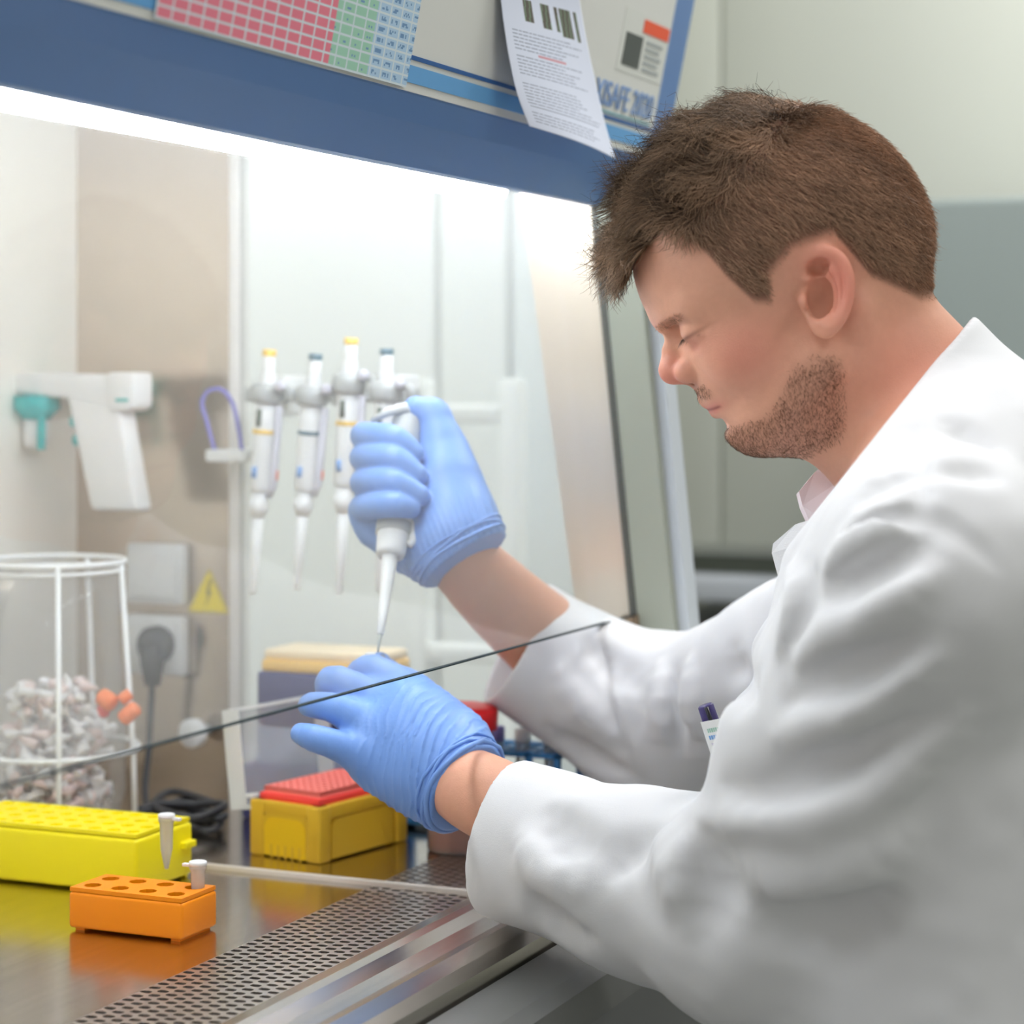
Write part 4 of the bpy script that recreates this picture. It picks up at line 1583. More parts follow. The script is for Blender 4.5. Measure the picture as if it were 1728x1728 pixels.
# ---- microtube between the fingers of the left hand
tc = P(637, 1106, 1.792)
tb = thing('microtube', 'small clear microtube held in the left glove under the pipette tip', 'tube', tc - np.array([0, 0, 0.03]))
M_CLR = clear_mat('tube_clear', (0.93, 0.95, 0.95), 0.10, 0.35, (1, 1, 1))
MB().lathe([(0, 0.0012), (0.014, 0.0045), (0.030, 0.0052), (0.0325, 0.0062), (0.034, 0.0062)], tc - np.array([0, 0, 0.034]), tc, 18).build('vial', M_CLR, tb)
MB().box(tc + np.array([0.004, 0.004, -0.003]), tc + np.array([0.012, 0.014, 0.001]), 0.001).build('open_cap', M_PLW, tb)

# ---- yellow tip box with a red tray and its clear lid swung open
O = PZ(540, 1460)
Lc = PZ(425, 1440)
Rc = PZ(690, 1418)
ex = (Rc - O) / np.linalg.norm(Rc - O)
ey = np.cross((0, 0, 1.0), ex)
LX_, LY_, LZ_ = 0.1245, 0.080, 0.0485
BM = np.eye(4)
BM[:3, 0], BM[:3, 1], BM[:3, 2], BM[:3, 3] = ex, ey, (0, 0, 1), (O[0], O[1], 0.0)
bw = lambda x, y, z: BM[:3, :3] @ np.array([x, y, z]) + BM[:3, 3]
M_BOXY = mat('box_yellow', S(216, 172, 40), 0.45)
M_BOXY2 = mat('box_yellow_panel', S(232, 188, 16), 0.5)
M_TRED = mat('tray_red', S(246, 70, 62), 0.4)
M_TPINK = mat('tray_coral', S(255, 136, 124), 0.5)
tip = thing('tip_box', 'yellow tip box with a red tray and its clear lid swung open', 'box', bw(LX_ / 2, LY_ / 2, 0))


def tbox(lo, hi, bev, name, m, parent=None):
    return MB().box(lo, hi, bev, M=BM).build(name, m, parent or tip)


body = tbox((0.004, 0.004, 0.003), (LX_ - 0.004, LY_ - 0.004, LZ_ - 0.001), 0.003, 'body', M_BOXY)
for cx, cy in ((0, 0), (LX_ - 0.016, 0), (0, LY_ - 0.016), (LX_ - 0.016, LY_ - 0.016)):
    tbox((cx, cy, 0.0), (cx + 0.016, cy + 0.016, LZ_), 0.0025, 'corner_post', M_BOXY, body)
tbox((0.001, 0.001, LZ_ - 0.012), (LX_ - 0.001, LY_ - 0.001, LZ_), 0.002, 'top_band', M_BOXY, body)


def arch(w, h, r, n=6):
    pts = [(0, 0)] + [(r - r * math.cos(a_), h - r + r * math.sin(a_)) for a_ in np.linspace(0, math.pi / 2, n)]
    pts += [(w - r + r * math.sin(a_), h - r + r * math.cos(a_)) for a_ in np.linspace(0, math.pi / 2, n)] + [(w, 0)]
    return pts


def arch_panel(p0, eu, en, w, h, name, m):
    poly = arch(w, h, 0.010)
    vs = [bw(*(p0 + eu * x + np.array([0, 0, 1.0]) * z)) for x, z in poly] + [bw(*(p0 + eu * x + np.array([0, 0, 1.0]) * z + en)) for x, z in poly]
    n = len(poly)
    fs = [tuple(range(n)), tuple(range(2 * n - 1, n - 1, -1))] + [(i, (i + 1) % n, (i + 1) % n + n, i + n) for i in range(n)]
    MB().add(vs, fs).build(name, m, body)


arch_panel(np.array([0.0035, 0.017, 0.002]), np.array([0, 1.0, 0]), np.array([-0.0028, 0, 0]), 0.046, 0.033, 'side_panel', M_BOXY2)
arch_panel(np.array([0.0022, 0.013, 0.0015]), np.array([0, 1.0, 0]), np.array([-0.0012, 0, 0]), 0.054, 0.0365, 'panel_rim', M_BOXY)
arch_panel(np.array([0.017, 0.0035, 0.002]), np.array([1.0, 0, 0]), np.array([0, -0.0022, 0]), 0.088, 0.034, 'side_panel', M_BOXY)
for i in range(5):
    tbox((0.0002, 0.022 + i * 0.008, 0.0), (0.0035, 0.0245 + i * 0.008, 0.012), 0.001, 'rib', M_BOXY, body)
tray = tbox((0.006, 0.006, LZ_ - 0.002), (LX_ - 0.006, LY_ - 0.006, LZ_ + 0.006), 0.002, 'tip_tray', M_TRED)
# perforated raised deck: 12 x 8 wells
def deck(mb, x0_, x1_, y0_, y1_, zt_, nx_, ny_, r_, depth, f):
    sx_, sy_ = (x1_ - x0_) / nx_, (y1_ - y0_) / ny_
    for i in range(nx_):
        for j in range(ny_):
            cx, cy = x0_ + (i + .5) * sx_, y0_ + (j + .5) * sy_
            out = [(cx + sx_ / 2 * c_, cy + sy_ / 2 * s_, zt_) for c_, s_ in ((-1, -1), (0, -1), (1, -1), (1, 0), (1, 1), (0, 1), (-1, 1), (-1, 0))]
            inn = [(cx + r_ * math.cos(g_), cy + r_ * math.sin(g_), zt_) for g_ in [math.pi * 1.25 + m_ * math.pi / 4 for m_ in range(8)]]
            low = [(x, y, zt_ - depth) for x, y, z in inn]
            fs = []
            for m_ in range(8):
                n_ = (m_ + 1) % 8
                fs += [(m_, n_, 8 + n_, 8 + m_), (8 + m_, 8 + n_, 16 + n_, 16 + m_)]
            fs.append(tuple(range(16, 24)))
            mb.add([f(*p_) for p_ in out + inn + low], fs)
    sk = [(x0_, y0_), (x1_, y0_), (x1_, y1_), (x0_, y1_)]
    mb.add([f(x, y, zt_) for x, y in sk] + [f(x, y, zt_ - 0.003) for x, y in sk], [(i, (i + 1) % 4, (i + 1) % 4 + 4, i + 4) for i in range(4)])
    return mb


mb = MB()
nx_, ny_ = 12, 8
x0_, x1_, y0_, y1_ = 0.010, LX_ - 0.010, 0.009, LY_ - 0.009
zt_ = LZ_ + 0.011
deck(mb, x0_, x1_, y0_, y1_, zt_, nx_, ny_, 0.0026, 0.004, bw)
sk = [(x0_, y0_), (x1_, y0_), (x1_, y1_), (x0_, y1_)]
vs = [bw(x, y, zt_) for x, y in sk] + [bw(x, y, zt_ - 0.008) for x, y in sk]
mb.add(vs, [(i, (i + 1) % 4, (i + 1) % 4 + 4, i + 4) for i in range(4)])
mb.build('well_deck', M_TPINK, tray)
# lid: shallow clear tray leaning back behind the long side
M_LID = clear_mat('lid_clear', (0.95, 0.97, 0.98), 0.04, 0.30, (0.90, 0.94, 1.0))
M_LIDW = clear_mat('lid_wall_milky', (0.93, 0.95, 0.95), 0.04, 0.86, (0.97, 0.98, 0.96))
lean = 0.12
LM = BM.copy()
ly = np.array([0, math.cos(lean), math.sin(lean) * 0])
ux, uy = BM[:3, 0], BM[:3, 1]
lz = np.array([0, 0, 1.0]) * math.cos(lean) + uy * math.sin(lean)
lyv = uy * math.cos(lean) - np.array([0, 0, 1.0]) * math.sin(lean)
LM[:3, 1], LM[:3, 2] = lyv, lz
LM[:3, 3] = bw(0.0, LY_ + 0.003, LZ_ - 0.010)
lbox = lambda lo, hi, bev, name, m, par: MB().box(lo, hi, bev, M=LM).build(name, m, par)
lid = lbox((0.001, 0.0175, 0.001), (LX_ - 0.001, 0.0187, 0.086), 0, 'lid', M_LID, tip)
lbox((0.0, 0.0, 0.0), (0.0014, 0.0187, 0.087), 0, 'lid_wall', M_LIDW, lid)
lbox((LX_ - 0.0014, 0.0, 0.0), (LX_, 0.0187, 0.087), 0, 'lid_wall', M_LIDW, lid)
lbox((0.0014, 0.0, 0.0858), (LX_ - 0.0014, 0.0187, 0.087), 0, 'lid_wall', M_LIDW, lid)
lbox((0.0014, 0.0, 0.0), (LX_ - 0.0014, 0.0187, 0.0012), 0, 'lid_wall', M_LIDW, lid)
for hx_ in (0.004, LX_ - 0.016):
    lbox((hx_ - 0.004, -0.006, 0.000), (hx_ + 0.008, 0.004, 0.003), 0.0008, 'hinge', M_LIDW, lid)
    lbox((hx_ - 0.004, -0.006, 0.010), (hx_ + 0.008, 0.004, 0.013), 0.0008, 'hinge', M_LIDW, lid)

# ---- stacked racks behind the tip box
M_NAVY = mat('rack_navy', S(72, 74, 124), 0.5)
M_PALEB = mat('rack_pale_blue', S(176, 190, 214), 0.5)
M_CREAMY = mat('lid_pale_yellow', S(252, 232, 196), 0.5)
M_AMBER = mat('tips_amber', S(250, 206, 120), 0.5)
ya, yb = PX(433, 1200, 1.83)[1], PX(640, 1200, 1.83)[1]
zt0 = PX(500, 1137, 1.83)[2]
st = thing('navy_rack', 'navy rack with pale yellow tips on top, behind the open lid', 'rack', (1.865, (ya + yb) / 2, 0))
MB().box((1.83, yb, 0.088), (1.905, ya, zt0), 0.003).build('upper_body', M_NAVY, st)
MB().box((1.83, yb, 0.052), (1.905, ya, 0.0875), 0.002).build('middle_band', M_PALEB, st)
MB().box((1.822, yb, 0.0), (1.908, ya + 0.012, 0.052), 0.003).build('lower_body', M_NAVY, st)
MB().box((1.833, yb + 0.003, zt0), (1.902, ya - 0.003, zt0 + 0.012), 0.003).build('tip_rows', M_AMBER, st)
MB().box((1.836, yb + 0.004, zt0 + 0.012), (1.899, ya - 0.004, zt0 + 0.021), 0.003).build('tip_tops', M_CREAMY, st)

# ---- red-lidded jar
jc = np.array([1.775, 0.826, 0.0])
M_RED = mat('lid_red', S(226, 22, 30), 0.35)
M_ORG = mat('orange_plastic', S(214, 112, 40), 0.45)
M_PURP = mat('label_violet', S(134, 124, 190), 0.5)
jar = thing('jar', 'clear jar with a bright red lid behind the left glove', 'jar', jc)
MB().lathe([(0, 0.026), (0.002, 0.029), (0.100, 0.029), (0.108, 0.026)], jc, jc + np.array([0, 0, 0.2]), 32).build('glass_body', clear_mat('jar_clear', (0.9, 0.9, 0.92), 0.1, 0.45, (0.95, 0.9, 0.9)), jar)
MB().lathe([(0, 0.025), (0.001, 0.0262), (0.03, 0.0262), (0.031, 0.024)], jc + np.array([0, 0, 0.003]), jc + np.array([0, 0, 0.2]), 32).build('contents', M_ORG, jar)
MB().lathe([(0, 0.0298), (0.014, 0.0298)], jc + np.array([0, 0, 0.062]), jc + np.array([0, 0, 0.2]), 32).build('label_band', M_PURP, jar)
MB().lathe([(0, 0.0298), (0.018, 0.0298)], jc + np.array([0, 0, 0.078]), jc + np.array([0, 0, 0.2]), 32).build('label_band', M_ORG, jar)
MB().lathe([(0, 0.030), (0.001, 0.033), (0.016, 0.034), (0.020, 0.0325), (0.022, 0.026), (0.023, 0.004)], jc + np.array([0, 0, 0.106]), jc + np.array([0, 0, 0.2]), 36).build('lid', M_RED, jar)

# ---- blue tube rack against the window
M_RACKB = mat('rack_blue', S(52, 120, 176), 0.4)
rx0, rx1, ry0, ry1, rz1 = 1.838, 1.898, 0.757, 0.935, 0.080
tr = thing('tube_rack', 'blue open tube rack at the foot of the side window', 'rack', ((rx0 + rx1) / 2, (ry0 + ry1) / 2, 0))
MB().box((rx0, ry0, 0.004), (rx1, ry1, 0.010), 0.002).build('base_plate', M_RACKB, tr)
for xx in (rx0, rx1 - 0.006):
    for yy in (ry0, ry0 + 0.028, (ry0 + ry1) / 2, ry1 - 0.006):
        MB().box((xx, yy, 0.0), (xx + 0.006, yy + 0.006, rz1), 0.001).build('upright', M_RACKB, tr)
    MB().box((xx, ry0, 0.036), (xx + 0.005, ry0 + 0.034, 0.042), 0.001).build('cross_bar', M_RACKB, tr)
for zz in (rz1 - 0.006,):
    for i in range(4):
        xa_ = rx0 + i * (rx1 - rx0 - 0.006) / 3
        MB().box((xa_, ry0, zz), (xa_ + 0.006, ry1, zz + 0.005), 0.001).build('long_bar', M_RACKB, tr)
    for j in range(7):
        yy = ry0 + j * (ry1 - ry0 - 0.006) / 6
        MB().box((rx0, yy, zz), (rx1, yy + 0.006, zz + 0.0048), 0.001).build('short_bar', M_RACKB, tr)
for i, (yy, m_) in enumerate(((0.772, M_PLW), (0.800, M_PLW), (0.826, M_PURP), (0.85, M_PLW))):
    c = np.array([rx0 + 0.017, yy, 0.010])
    t = thing('sample_tube', ('white-capped sample tube in the blue rack, ' + ['nearest the sleeve', 'second from the sleeve', 'with a violet cap', 'farthest from the sleeve'][i]), 'tube', c, 'tubes in the blue rack')
    MB().lathe([(0, 0.003), (0.012, 0.0065), (0.075, 0.0065)], c, c + np.array([0, 0, 0.1]), 14).build('vial', M_CLR, t)
    MB().lathe([(0, 0.0075), (0.012, 0.0075), (0.013, 0.006)], c + np.array([0, 0, 0.075]), c + np.array([0, 0, 0.1]), 14).build('cap', m_, t)

# ---- pipette controller parked at the side panel
XG = 1.83
gp = lambda pts: [(PX(u_, v_, XG)[1], PX(u_, v_, XG)[2]) for u_, v_ in pts]
M_GUN = mat('controller_white', S(238, 238, 236), 0.35)
M_TEAL = mat('teal_plastic', S(0, 178, 178), 0.35)
gun = thing('pipette_controller', 'white pistol-grip pipette controller with teal nose parked on the wall', 'pipette controller', (XG, PX(150, 850, XG)[1], PX(150, 862, XG)[2]))


def soft_prism(poly, xa, xb, bev, name, m, parent):
    n = len(poly)
    bm = bmesh.new()
    lo_ = [bm.verts.new((xa, y, z)) for y, z in poly]
    hi_ = [bm.verts.new((xb, y, z)) for y, z in poly]
    bm.faces.new(lo_)
    bm.faces.new(hi_[::-1])
    for i in range(n):
        bm.faces.new((lo_[i], hi_[i], hi_[(i + 1) % n], lo_[(i + 1) % n]))
    bmesh.ops.recalc_face_normals(bm, faces=bm.faces)
    bmesh.ops.bevel(bm, geom=list(bm.edges), offset=bev, segments=3, profile=0.5, affect='EDGES', clamp_overlap=True)
    me_ = bpy.data.meshes.new(name)
    bm.to_mesh(me_)
    bm.free()
    me_.polygons.foreach_set('use_smooth', np.ones(len(me_.polygons), dtype=bool))
    me_.materials.append(m)
    return link(name, me_, parent)


soft_prism(gp([(20, 628), (205, 632), (205, 690), (120, 672), (20, 664)]), XG - 0.015, XG + 0.015, 0.005, 'body', M_GUN, gun)
soft_prism(gp([(122, 655), (210, 655), (246, 862), (166, 860)]), XG - 0.014, XG + 0.014, 0.005, 'grip', M_GUN, gun)
soft_prism(gp([(196, 628), (242, 628), (242, 686), (232, 694), (200, 694)]), XG - 0.018, XG + 0.018, 0.004, 'rear_cap', M_GUN, gun)
soft_prism(gp([(212, 672), (234, 672), (234, 678), (212, 678)]), XG - 0.0186, XG - 0.010, 0.0008, 'indicator', M_TEAL, gun)
for u_, v_ in ((131, 712), (136, 743)):
    c = PX(u_, v_, XG)
    MB().lathe([(0, 0.006), (0.004, 0.0065), (0.008, 0.006), (0.009, 0.003)], c + np.array([0, -0.002, 0]), c + np.array([0, 0.02, 0.002]), 16).build('trigger', M_TEAL, gun)
c0, c1 = PX(62, 668, XG), PX(62, 760, XG)
kk = (c0[2] - c1[2]) / 92
MB().lathe([(0, 0.0235), (22 * kk, 0.0235), (34 * kk, 0.016), (40 * kk, 0.014)], c0, c1, 24).build('nose_cone', M_TEAL, gun)
MB().lathe([(0, 0.0135), (48 * kk, 0.0125), (49 * kk, 0.010)], c0 - np.array([0, 0, 38 * kk]), c1, 24).build('filter_holder', M_PLW, gun)
MB().box((XG - 0.017, c0[1] - 0.019, c1[2] + 0.001), (XG - 0.011, c0[1] - 0.012, c0[2] - 30 * kk), 0.001).build('clip', M_TEAL, gun)
MB().box((XG + 0.014, PX(118, 650, XG)[1], PX(118, 668, XG)[2]), (X1, PX(92, 650, XG)[1], PX(92, 640, XG)[2]), 0.002).build('wall_hook', M_TEAL, gun)

# ---- violet cable loop and its white clip
XL = 1.87
lp = thing('cable_loop', 'violet cable loop hanging from a small white clip beside the window post', 'cable', PX(375, 770, XL))
MB().tube(spline([PX(u_, v_, XL) for u_, v_ in ((362, 760), (350, 715), (341, 680), (352, 660), (374, 658), (392, 680), (402, 720), (409, 765))], 8), 0.0021, 10).build('cable', mat('cable_violet', S(126, 120, 208), 0.4), lp)
p0, p1 = PX(352, 758, XL), PX(414, 780, XL)
MB().box((XL - 0.008, p1[1], p1[2]), (X1, p0[1], p0[2]), 0.003).build('clip', M_PLW, lp)

# ---- warning sign
tri = [PX(u_, v_, X1 - 0.0015) for u_, v_ in ((352, 957), (315, 1033), (387, 1037))]
ws = thing('warning_sign', 'yellow triangular electrical warning sign on the steel wall', 'sign', tri[1])
M_SGN = mat('sign_yellow', S(246, 222, 0), 0.5)
M_SGNB = mat('sign_rim', S(206, 186, 84), 0.5)
cen = sum(tri) / 3


def tri_plate(sc, x, name, m, par):
    pts = []
    for i in range(3):
        pa_, pb_, pc_ = tri[i - 1], tri[i], tri[(i + 1) % 3]
        for w_ in (0.0, 0.5, 1.0):
            q0 = pb_ + (pa_ - pb_) * 0.08
            q1 = pb_ + (pc_ - pb_) * 0.08
            pts.append((1 - w_) ** 2 * q0 + 2 * w_ * (1 - w_) * pb_ + w_ ** 2 * q1)
    pts = [cen + (p_ - cen) * sc for p_ in pts]
    n = len(pts)
    vs = [(x, p_[1], p_[2]) for p_ in pts] + [(x + 0.0012, p_[1], p_[2]) for p_ in pts]
    fs = [tuple(range(n)), tuple(range(2 * n - 1, n - 1, -1))] + [(i, (i + 1) % n, (i + 1) % n + n, i + n) for i in range(n)]
    return MB().add(vs, fs).build(name, m, par)


tri_plate(1.0, X1 - 0.0012, 'rim', M_SGNB, ws)
tri_plate(0.83, X1 - 0.0018, 'plate', M_SGN, ws)
bolt = [(353, 977), (347, 1003), (351, 1002), (346, 1024), (358, 997), (353, 998), (358, 978)]
bp_ = [PX(u_, v_, X1 - 0.002) for u_, v_ in bolt]
n = len(bp_)
MB().add([(X1 - 0.0022, p_[1], p_[2]) for p_ in bp_] + [(X1 - 0.0010, p_[1], p_[2]) for p_ in bp_], [tuple(range(n)), tuple(range(2 * n - 1, n - 1, -1))] + [(i, (i + 1) % n, (i + 1) % n + n, i + n) for i in range(n)]).build('flash_symbol', mat('sign_dark', S(150, 132, 30), 0.5), ws)

# ---- black plug with its cable, and the tangle on the work surface
M_BLK = mat('rubber_dark', S(62, 62, 64), 0.5)
pl = PX(262, 1088, X1 - 0.03)
pg = thing('power_plug', 'dark angled power plug in the lower wall socket', 'plug', PX(262, 1165, X1 - 0.03))
MB().lathe([(0, 0.0155), (0.003, 0.0185), (0.016, 0.0185), (0.022, 0.014), (0.023, 0.006)], pl + np.array([0.010, 0, 0]), pl - np.array([0.05, 0, 0]), 24).build('plug_body', M_BLK, pg)
MB().tube([pl + np.array([-0.004, 0, 0]), pl + np.array([-0.006, 0, -0.016]), pl + np.array([-0.006, -0.0005, -0.040])], [0.013, 0.012, 0.008], 14).build('plug_neck', M_BLK, pg)
c = pl + np.array([-0.006, 0, -0.038])
cab_pts = [c, c + np.array([-0.002, 0.002, -0.06]), PX(252, 1260, X1 - 0.07), PX(245, 1330, X1 - 0.10)]
e = PZ(250, 1378, 0.006)
cab_pts += [np.array([e[0], e[1], 0.006])]
MB().tube(spline(cab_pts, 8), 0.0032, 10).build('cable', M_BLK, pg)
cl = [(232, 1392), (270, 1376), (330, 1372), (372, 1388), (340, 1400), (285, 1390), (250, 1376), (300, 1366), (365, 1372)]
pts = []
for i in range(3):
    for j, (u_, v_) in enumerate(cl):
        p_ = PZ(u_ + 9 * math.sin(2.1 * j + i), v_ + 5 * i - 6 + 7 * math.cos(1.7 * j + 2 * i), 0.006)
        pts.append(np.array([min(p_[0], X1 - 0.03), p_[1], 0.0045 + 0.007 * i + 0.003 * (j % 2)]))
MB().tube(spline(pts, 6), 0.0034, 8).build('power_cable', M_BLK, None, label='tangled black cable lying on the work surface below the sockets', cat='cable')
p_ = PX(322, 1238, X1 - 0.03)
kn = thing('wall_knob', 'round white knob on the steel wall above the cables', 'knob', p_ - np.array([0, 0, 0.0145]))
MB().lathe([(0, 0.012), (0.001, 0.0142), (0.010, 0.0145), (0.012, 0.013)], p_ + np.array([0.010, 0, 0]), p_ - np.array([0.05, 0, 0]), 28).build('cap', M_PLW, kn)
MB().lathe([(0, 0.006), (0.021, 0.006)], p_ + np.array([0.009, 0, 0]), p_ + np.array([0.05, 0, 0]), 14).build('stem', M_PLG, kn)

# ---- wire stand with a clear waste bag
M_WIRE = mat('wire_white', S(246, 246, 244), 0.35)
bc = P(88, 947, 2.05)
bc[2] = 0.0
r1, r2 = 0.067, 0.079
z1, z2 = P(88, 947, 2.05)[2], P(88, 1262, 2.05)[2]
bs = thing('bag_stand', 'white wire stand holding a clear waste bag beside the sockets', 'stand', bc)
circ = lambda r_, z_, n_=40: [bc + np.array([r_ * math.cos(2 * math.pi * i / n_), r_ * math.sin(2 * math.pi * i / n_), z_]) for i in range(n_)]
MB().tube(circ(r1, z1), 0.0026, 10, True).build('top_ring', M_WIRE, bs)
MB().tube(circ(r1 - 0.002, z1 - 0.008), 0.0018, 8, True).build('bag_ring', M_WIRE, bs)
MB().tube(circ(r2, z2), 0.0026, 10, True).build('lower_ring', M_WIRE, bs)
for g_ in (-2.45, -1.35, 0.1, 1.5, 2.7):
    dr = np.array([math.cos(g_), math.sin(g_), 0])
    MB().tube([bc + dr * r1 + np.array([0, 0, z1]), bc + dr * r2 + np.array([0, 0, z2]), bc + dr * (r2 + 0.002) + np.array([0, 0, 0.003])], 0.0026, 8).build('wire_leg', M_WIRE, bs)
bag = MB().lathe([(0, 0.058), (0.03, 0.068), (0.10, 0.066), (0.17, 0.061), (z1 - 0.012, 0.062)], bc + np.array([0, 0, 0.004]), bc + np.array([0, 0, 1]), 40)
link('waste_bag', bag.mesh('waste_bag', clear_mat('bag_clear', (0.98, 0.98, 0.98), 0.04, 0.06, (1, 1, 1))), None, label='clear plastic waste bag hung inside the wire stand', cat='bag')
heap = MB()
M_HW = mat('waste_white', S(252, 250, 248), 0.5)
M_HP = mat('waste_pink', S(248, 226, 220), 0.5)
for i in range(420):
    zz = 0.010 + 0.118 * RNG.uniform() ** 1.0
    rr = 0.052 * math.sqrt(RNG.uniform()) * (1.0 if zz < 0.09 else 0.75)
    g_ = RNG.uniform(0, 6.28)
    c = bc + np.array([rr * math.cos(g_), rr * math.sin(g_), zz + 0.006])
    dv = RNG.normal(0, 1, 3)
    dv[2] *= 0.5
    dv /= np.linalg.norm(dv)
    ln = RNG.uniform(0.010, 0.02)
    e_ = c + dv * ln * 0.5
    if np.hypot(*(e_ - bc)[:2]) > 0.056:
        dv = -dv
    heap.lathe([(0, 0.0048), (ln * 0.4, 0.0042), (ln, 0.0014)], c - dv * ln * 0.5, c + dv * ln, 7, mi=int(RNG.uniform() > 0.7))
link('waste_tips', heap.mesh('waste_tips', [M_HW, M_HP]), None, label='heap of used white pipette tips inside the clear bag', cat='waste', kind='stuff')
M_OC = mat('cap_orange', S(250, 138, 84), 0.45)
for i, (u_, v_) in enumerate(((190, 1188), (220, 1170), (207, 1214), (176, 1203))):
    d_ = 2.05 - 0.058 + 0.006 * (i % 2)
    c = P(u_, v_, d_)
    dv = np.array([(0.2, 0.9, 0.4), (-0.3, 0.6, -0.5), (0.1, -0.7, 0.6), (0.5, 0.5, 0.2)][i])
    dv /= np.linalg.norm(dv)
    MB().lathe([(t_ * (1.3, 0.9, 1.5, 0.8)[i], r_ * (1.25, 0.85, 1.1, 0.8)[i]) for t_, r_ in ((0, 0.0055), (0.001, 0.0065), (0.011, 0.0065), (0.012, 0.005))], c, c + dv, 14).build('screw_cap', M_OC if i != 3 else mat('cap_coral', S(240, 110, 110), 0.45), None,
        label='orange screw cap among the waste, ' + ['largest and leftmost', 'highest on the right', 'lowest', 'small coral-tinted one'][i], cat='cap', group='caps in the waste bag')

# ---- bright yellow tube rack and orange rack at the near edge
M_YR = mat('rack_bright_yellow', S(255, 236, 20), 0.4)
c = PZ(326, 1478)
yr = thing('tube_rack', 'bright yellow tube rack at the lower left, beside the tray joint', 'rack', (c[0] - 0.04, c[1] + 0.09, 0))
yx1, yy0 = c[0], c[1]
MB().box((yx1 - 0.085, yy0, 0.002), (yx1, yy0 + 0.19, 0.046), 0.004).build('body', M_YR, yr)
deck(MB(), yx1 - 0.083, yx1 - 0.002, yy0 + 0.002, yy0 + 0.188, 0.0495, 4, 10, 0.0062, 0.003, lambda *a_: np.array(a_)).build('top_plate', M_YR, yr)
MB().box((yx1 - 0.02, yy0 - 0.006, 0.026), (yx1 - 0.004, yy0 + 0.002, 0.032), 0.001).build('tab', M_YR, yr)
for xx in (0.002, 0.079):
    for yy in (0.004, 0.178):
        MB().box((yx1 - 0.085 + xx, yy0 + yy, 0.0), (yx1 - 0.081 + xx, yy0 + yy + 0.008, 0.004), 0).build('foot', M_YR, yr)
M_TUBW = clear_mat('tube_frosted', (0.95, 0.94, 0.92), 0.08, 0.6, (1.0, 0.97, 0.94))


def eppi(c, label, hinge=1):
    t = thing('microtube', label, 'tube', c, 'tubes in the near racks')
    MB().lathe([(0, 0.0016), (0.016, 0.0048), (0.036, 0.0054), (0.038, 0.0066), (0.040, 0.0066)], c, c + np.array([0, 0, 1]), 16).build('vial', M_TUBW, t)
    MB().lathe([(0, 0.0068), (0.003, 0.0068), (0.0034, 0.006)], c + np.array([0, 0, 0.040]), c + np.array([0, 0, 1]), 16).build('cap', M_PLW, t)
    MB().box(c + np.array([-0.002, -0.013 if hinge > 0 else 0.006, 0.0385]), c + np.array([0.002, -0.006 if hinge > 0 else 0.013, 0.041]), 0.0006).build('cap_tab', M_PLW, t)
    return t


q1 = P(280, 1374, 1.80)
eppi(np.array([yx1 - 0.095, PX(281, 1380, yx1 - 0.095)[1], PX(281, 1376, yx1 - 0.095)[2] - 0.042]), 'frosted microtube hooked on the yellow rack')
orx = 1.445
oc = PX(367, 1494, orx)
orr = thing('tube_rack', 'small orange tube rack at the lower left edge', 'rack', (orx - 0.035, oc[1] + 0.07, 0))
M_OR = mat('rack_orange', S(255, 146, 0), 0.4)
MB().box((orx - 0.05, oc[1], 0.002), (orx, oc[1] + 0.10, oc[2] - 0.003), 0.003).build('body', M_OR, orr)
deck(MB(), orx - 0.049, orx - 0.001, oc[1] + 0.001, oc[1] + 0.099, oc[2], 2, 4, 0.0070, 0.003, lambda *a_: np.array(a_)).build('top_plate', M_OR, orr)
for yy in (0.004, 0.088):
    MB().box((orx - 0.046, oc[1] + yy, 0.0), (orx - 0.004, oc[1] + yy + 0.008, 0.003), 0).build('foot', M_OR, orr)
t0 = PX(334, 1456, orx - 0.012)
eppi(np.array([orx - 0.012, t0[1], t0[2] - 0.042]), 'pinkish microtube standing in the orange rack', -1)

# ---- paper notice taped to the hood, chart and sticker
def PYd(u_, v_, Y):
    t = (u_ - HALF) / FPX
    X = Y * (CT + t * ST) / (ST - t * CT)
    d_ = X * CT + Y * ST
    return np.array([X, Y, CAMZ - (v_ - HORIZON) / FPX * d_])


M_PAPER = mat('paper', S(216, 222, 238), 0.7)
M_INK = mat('ink_grey', S(150, 158, 176), 0.7)
M_INKR = mat('ink_red', S(206, 150, 160), 0.7)
M_PIC = mat('picture_dark', S(92, 88, 78), 0.7)
M_PIC2 = mat('picture_green', S(120, 150, 120), 0.7)
nr, nc = 150, 96
left = [(836, -90), (843, -20), (850, 42), (860, 104), (873, 160), (893, 213)]
right = [(968, -60), (980, 15), (992, 80), (1006, 145), (1020, 205), (1038, 268)]
outY = [0.001, 0.002, 0.006, 0.012, 0.018, 0.024]
outR = [0.002, 0.004, 0.009, 0.016, 0.024, 0.034]


def edge(e_, o_):
    ctrl = []
    for (u_, v_), dy in zip(e_, o_):
        zz = 0.7
        for _ in range(4):
            p_ = PYd(u_, v_, hy(zz) - 0.0035 - dy)
            zz = p_[2]
        ctrl.append(p_)
    s_ = spline(ctrl, 30)
    idx = np.linspace(0, len(s_) - 1, nr + 1)
    return [s_[int(round(i))] for i in idx]


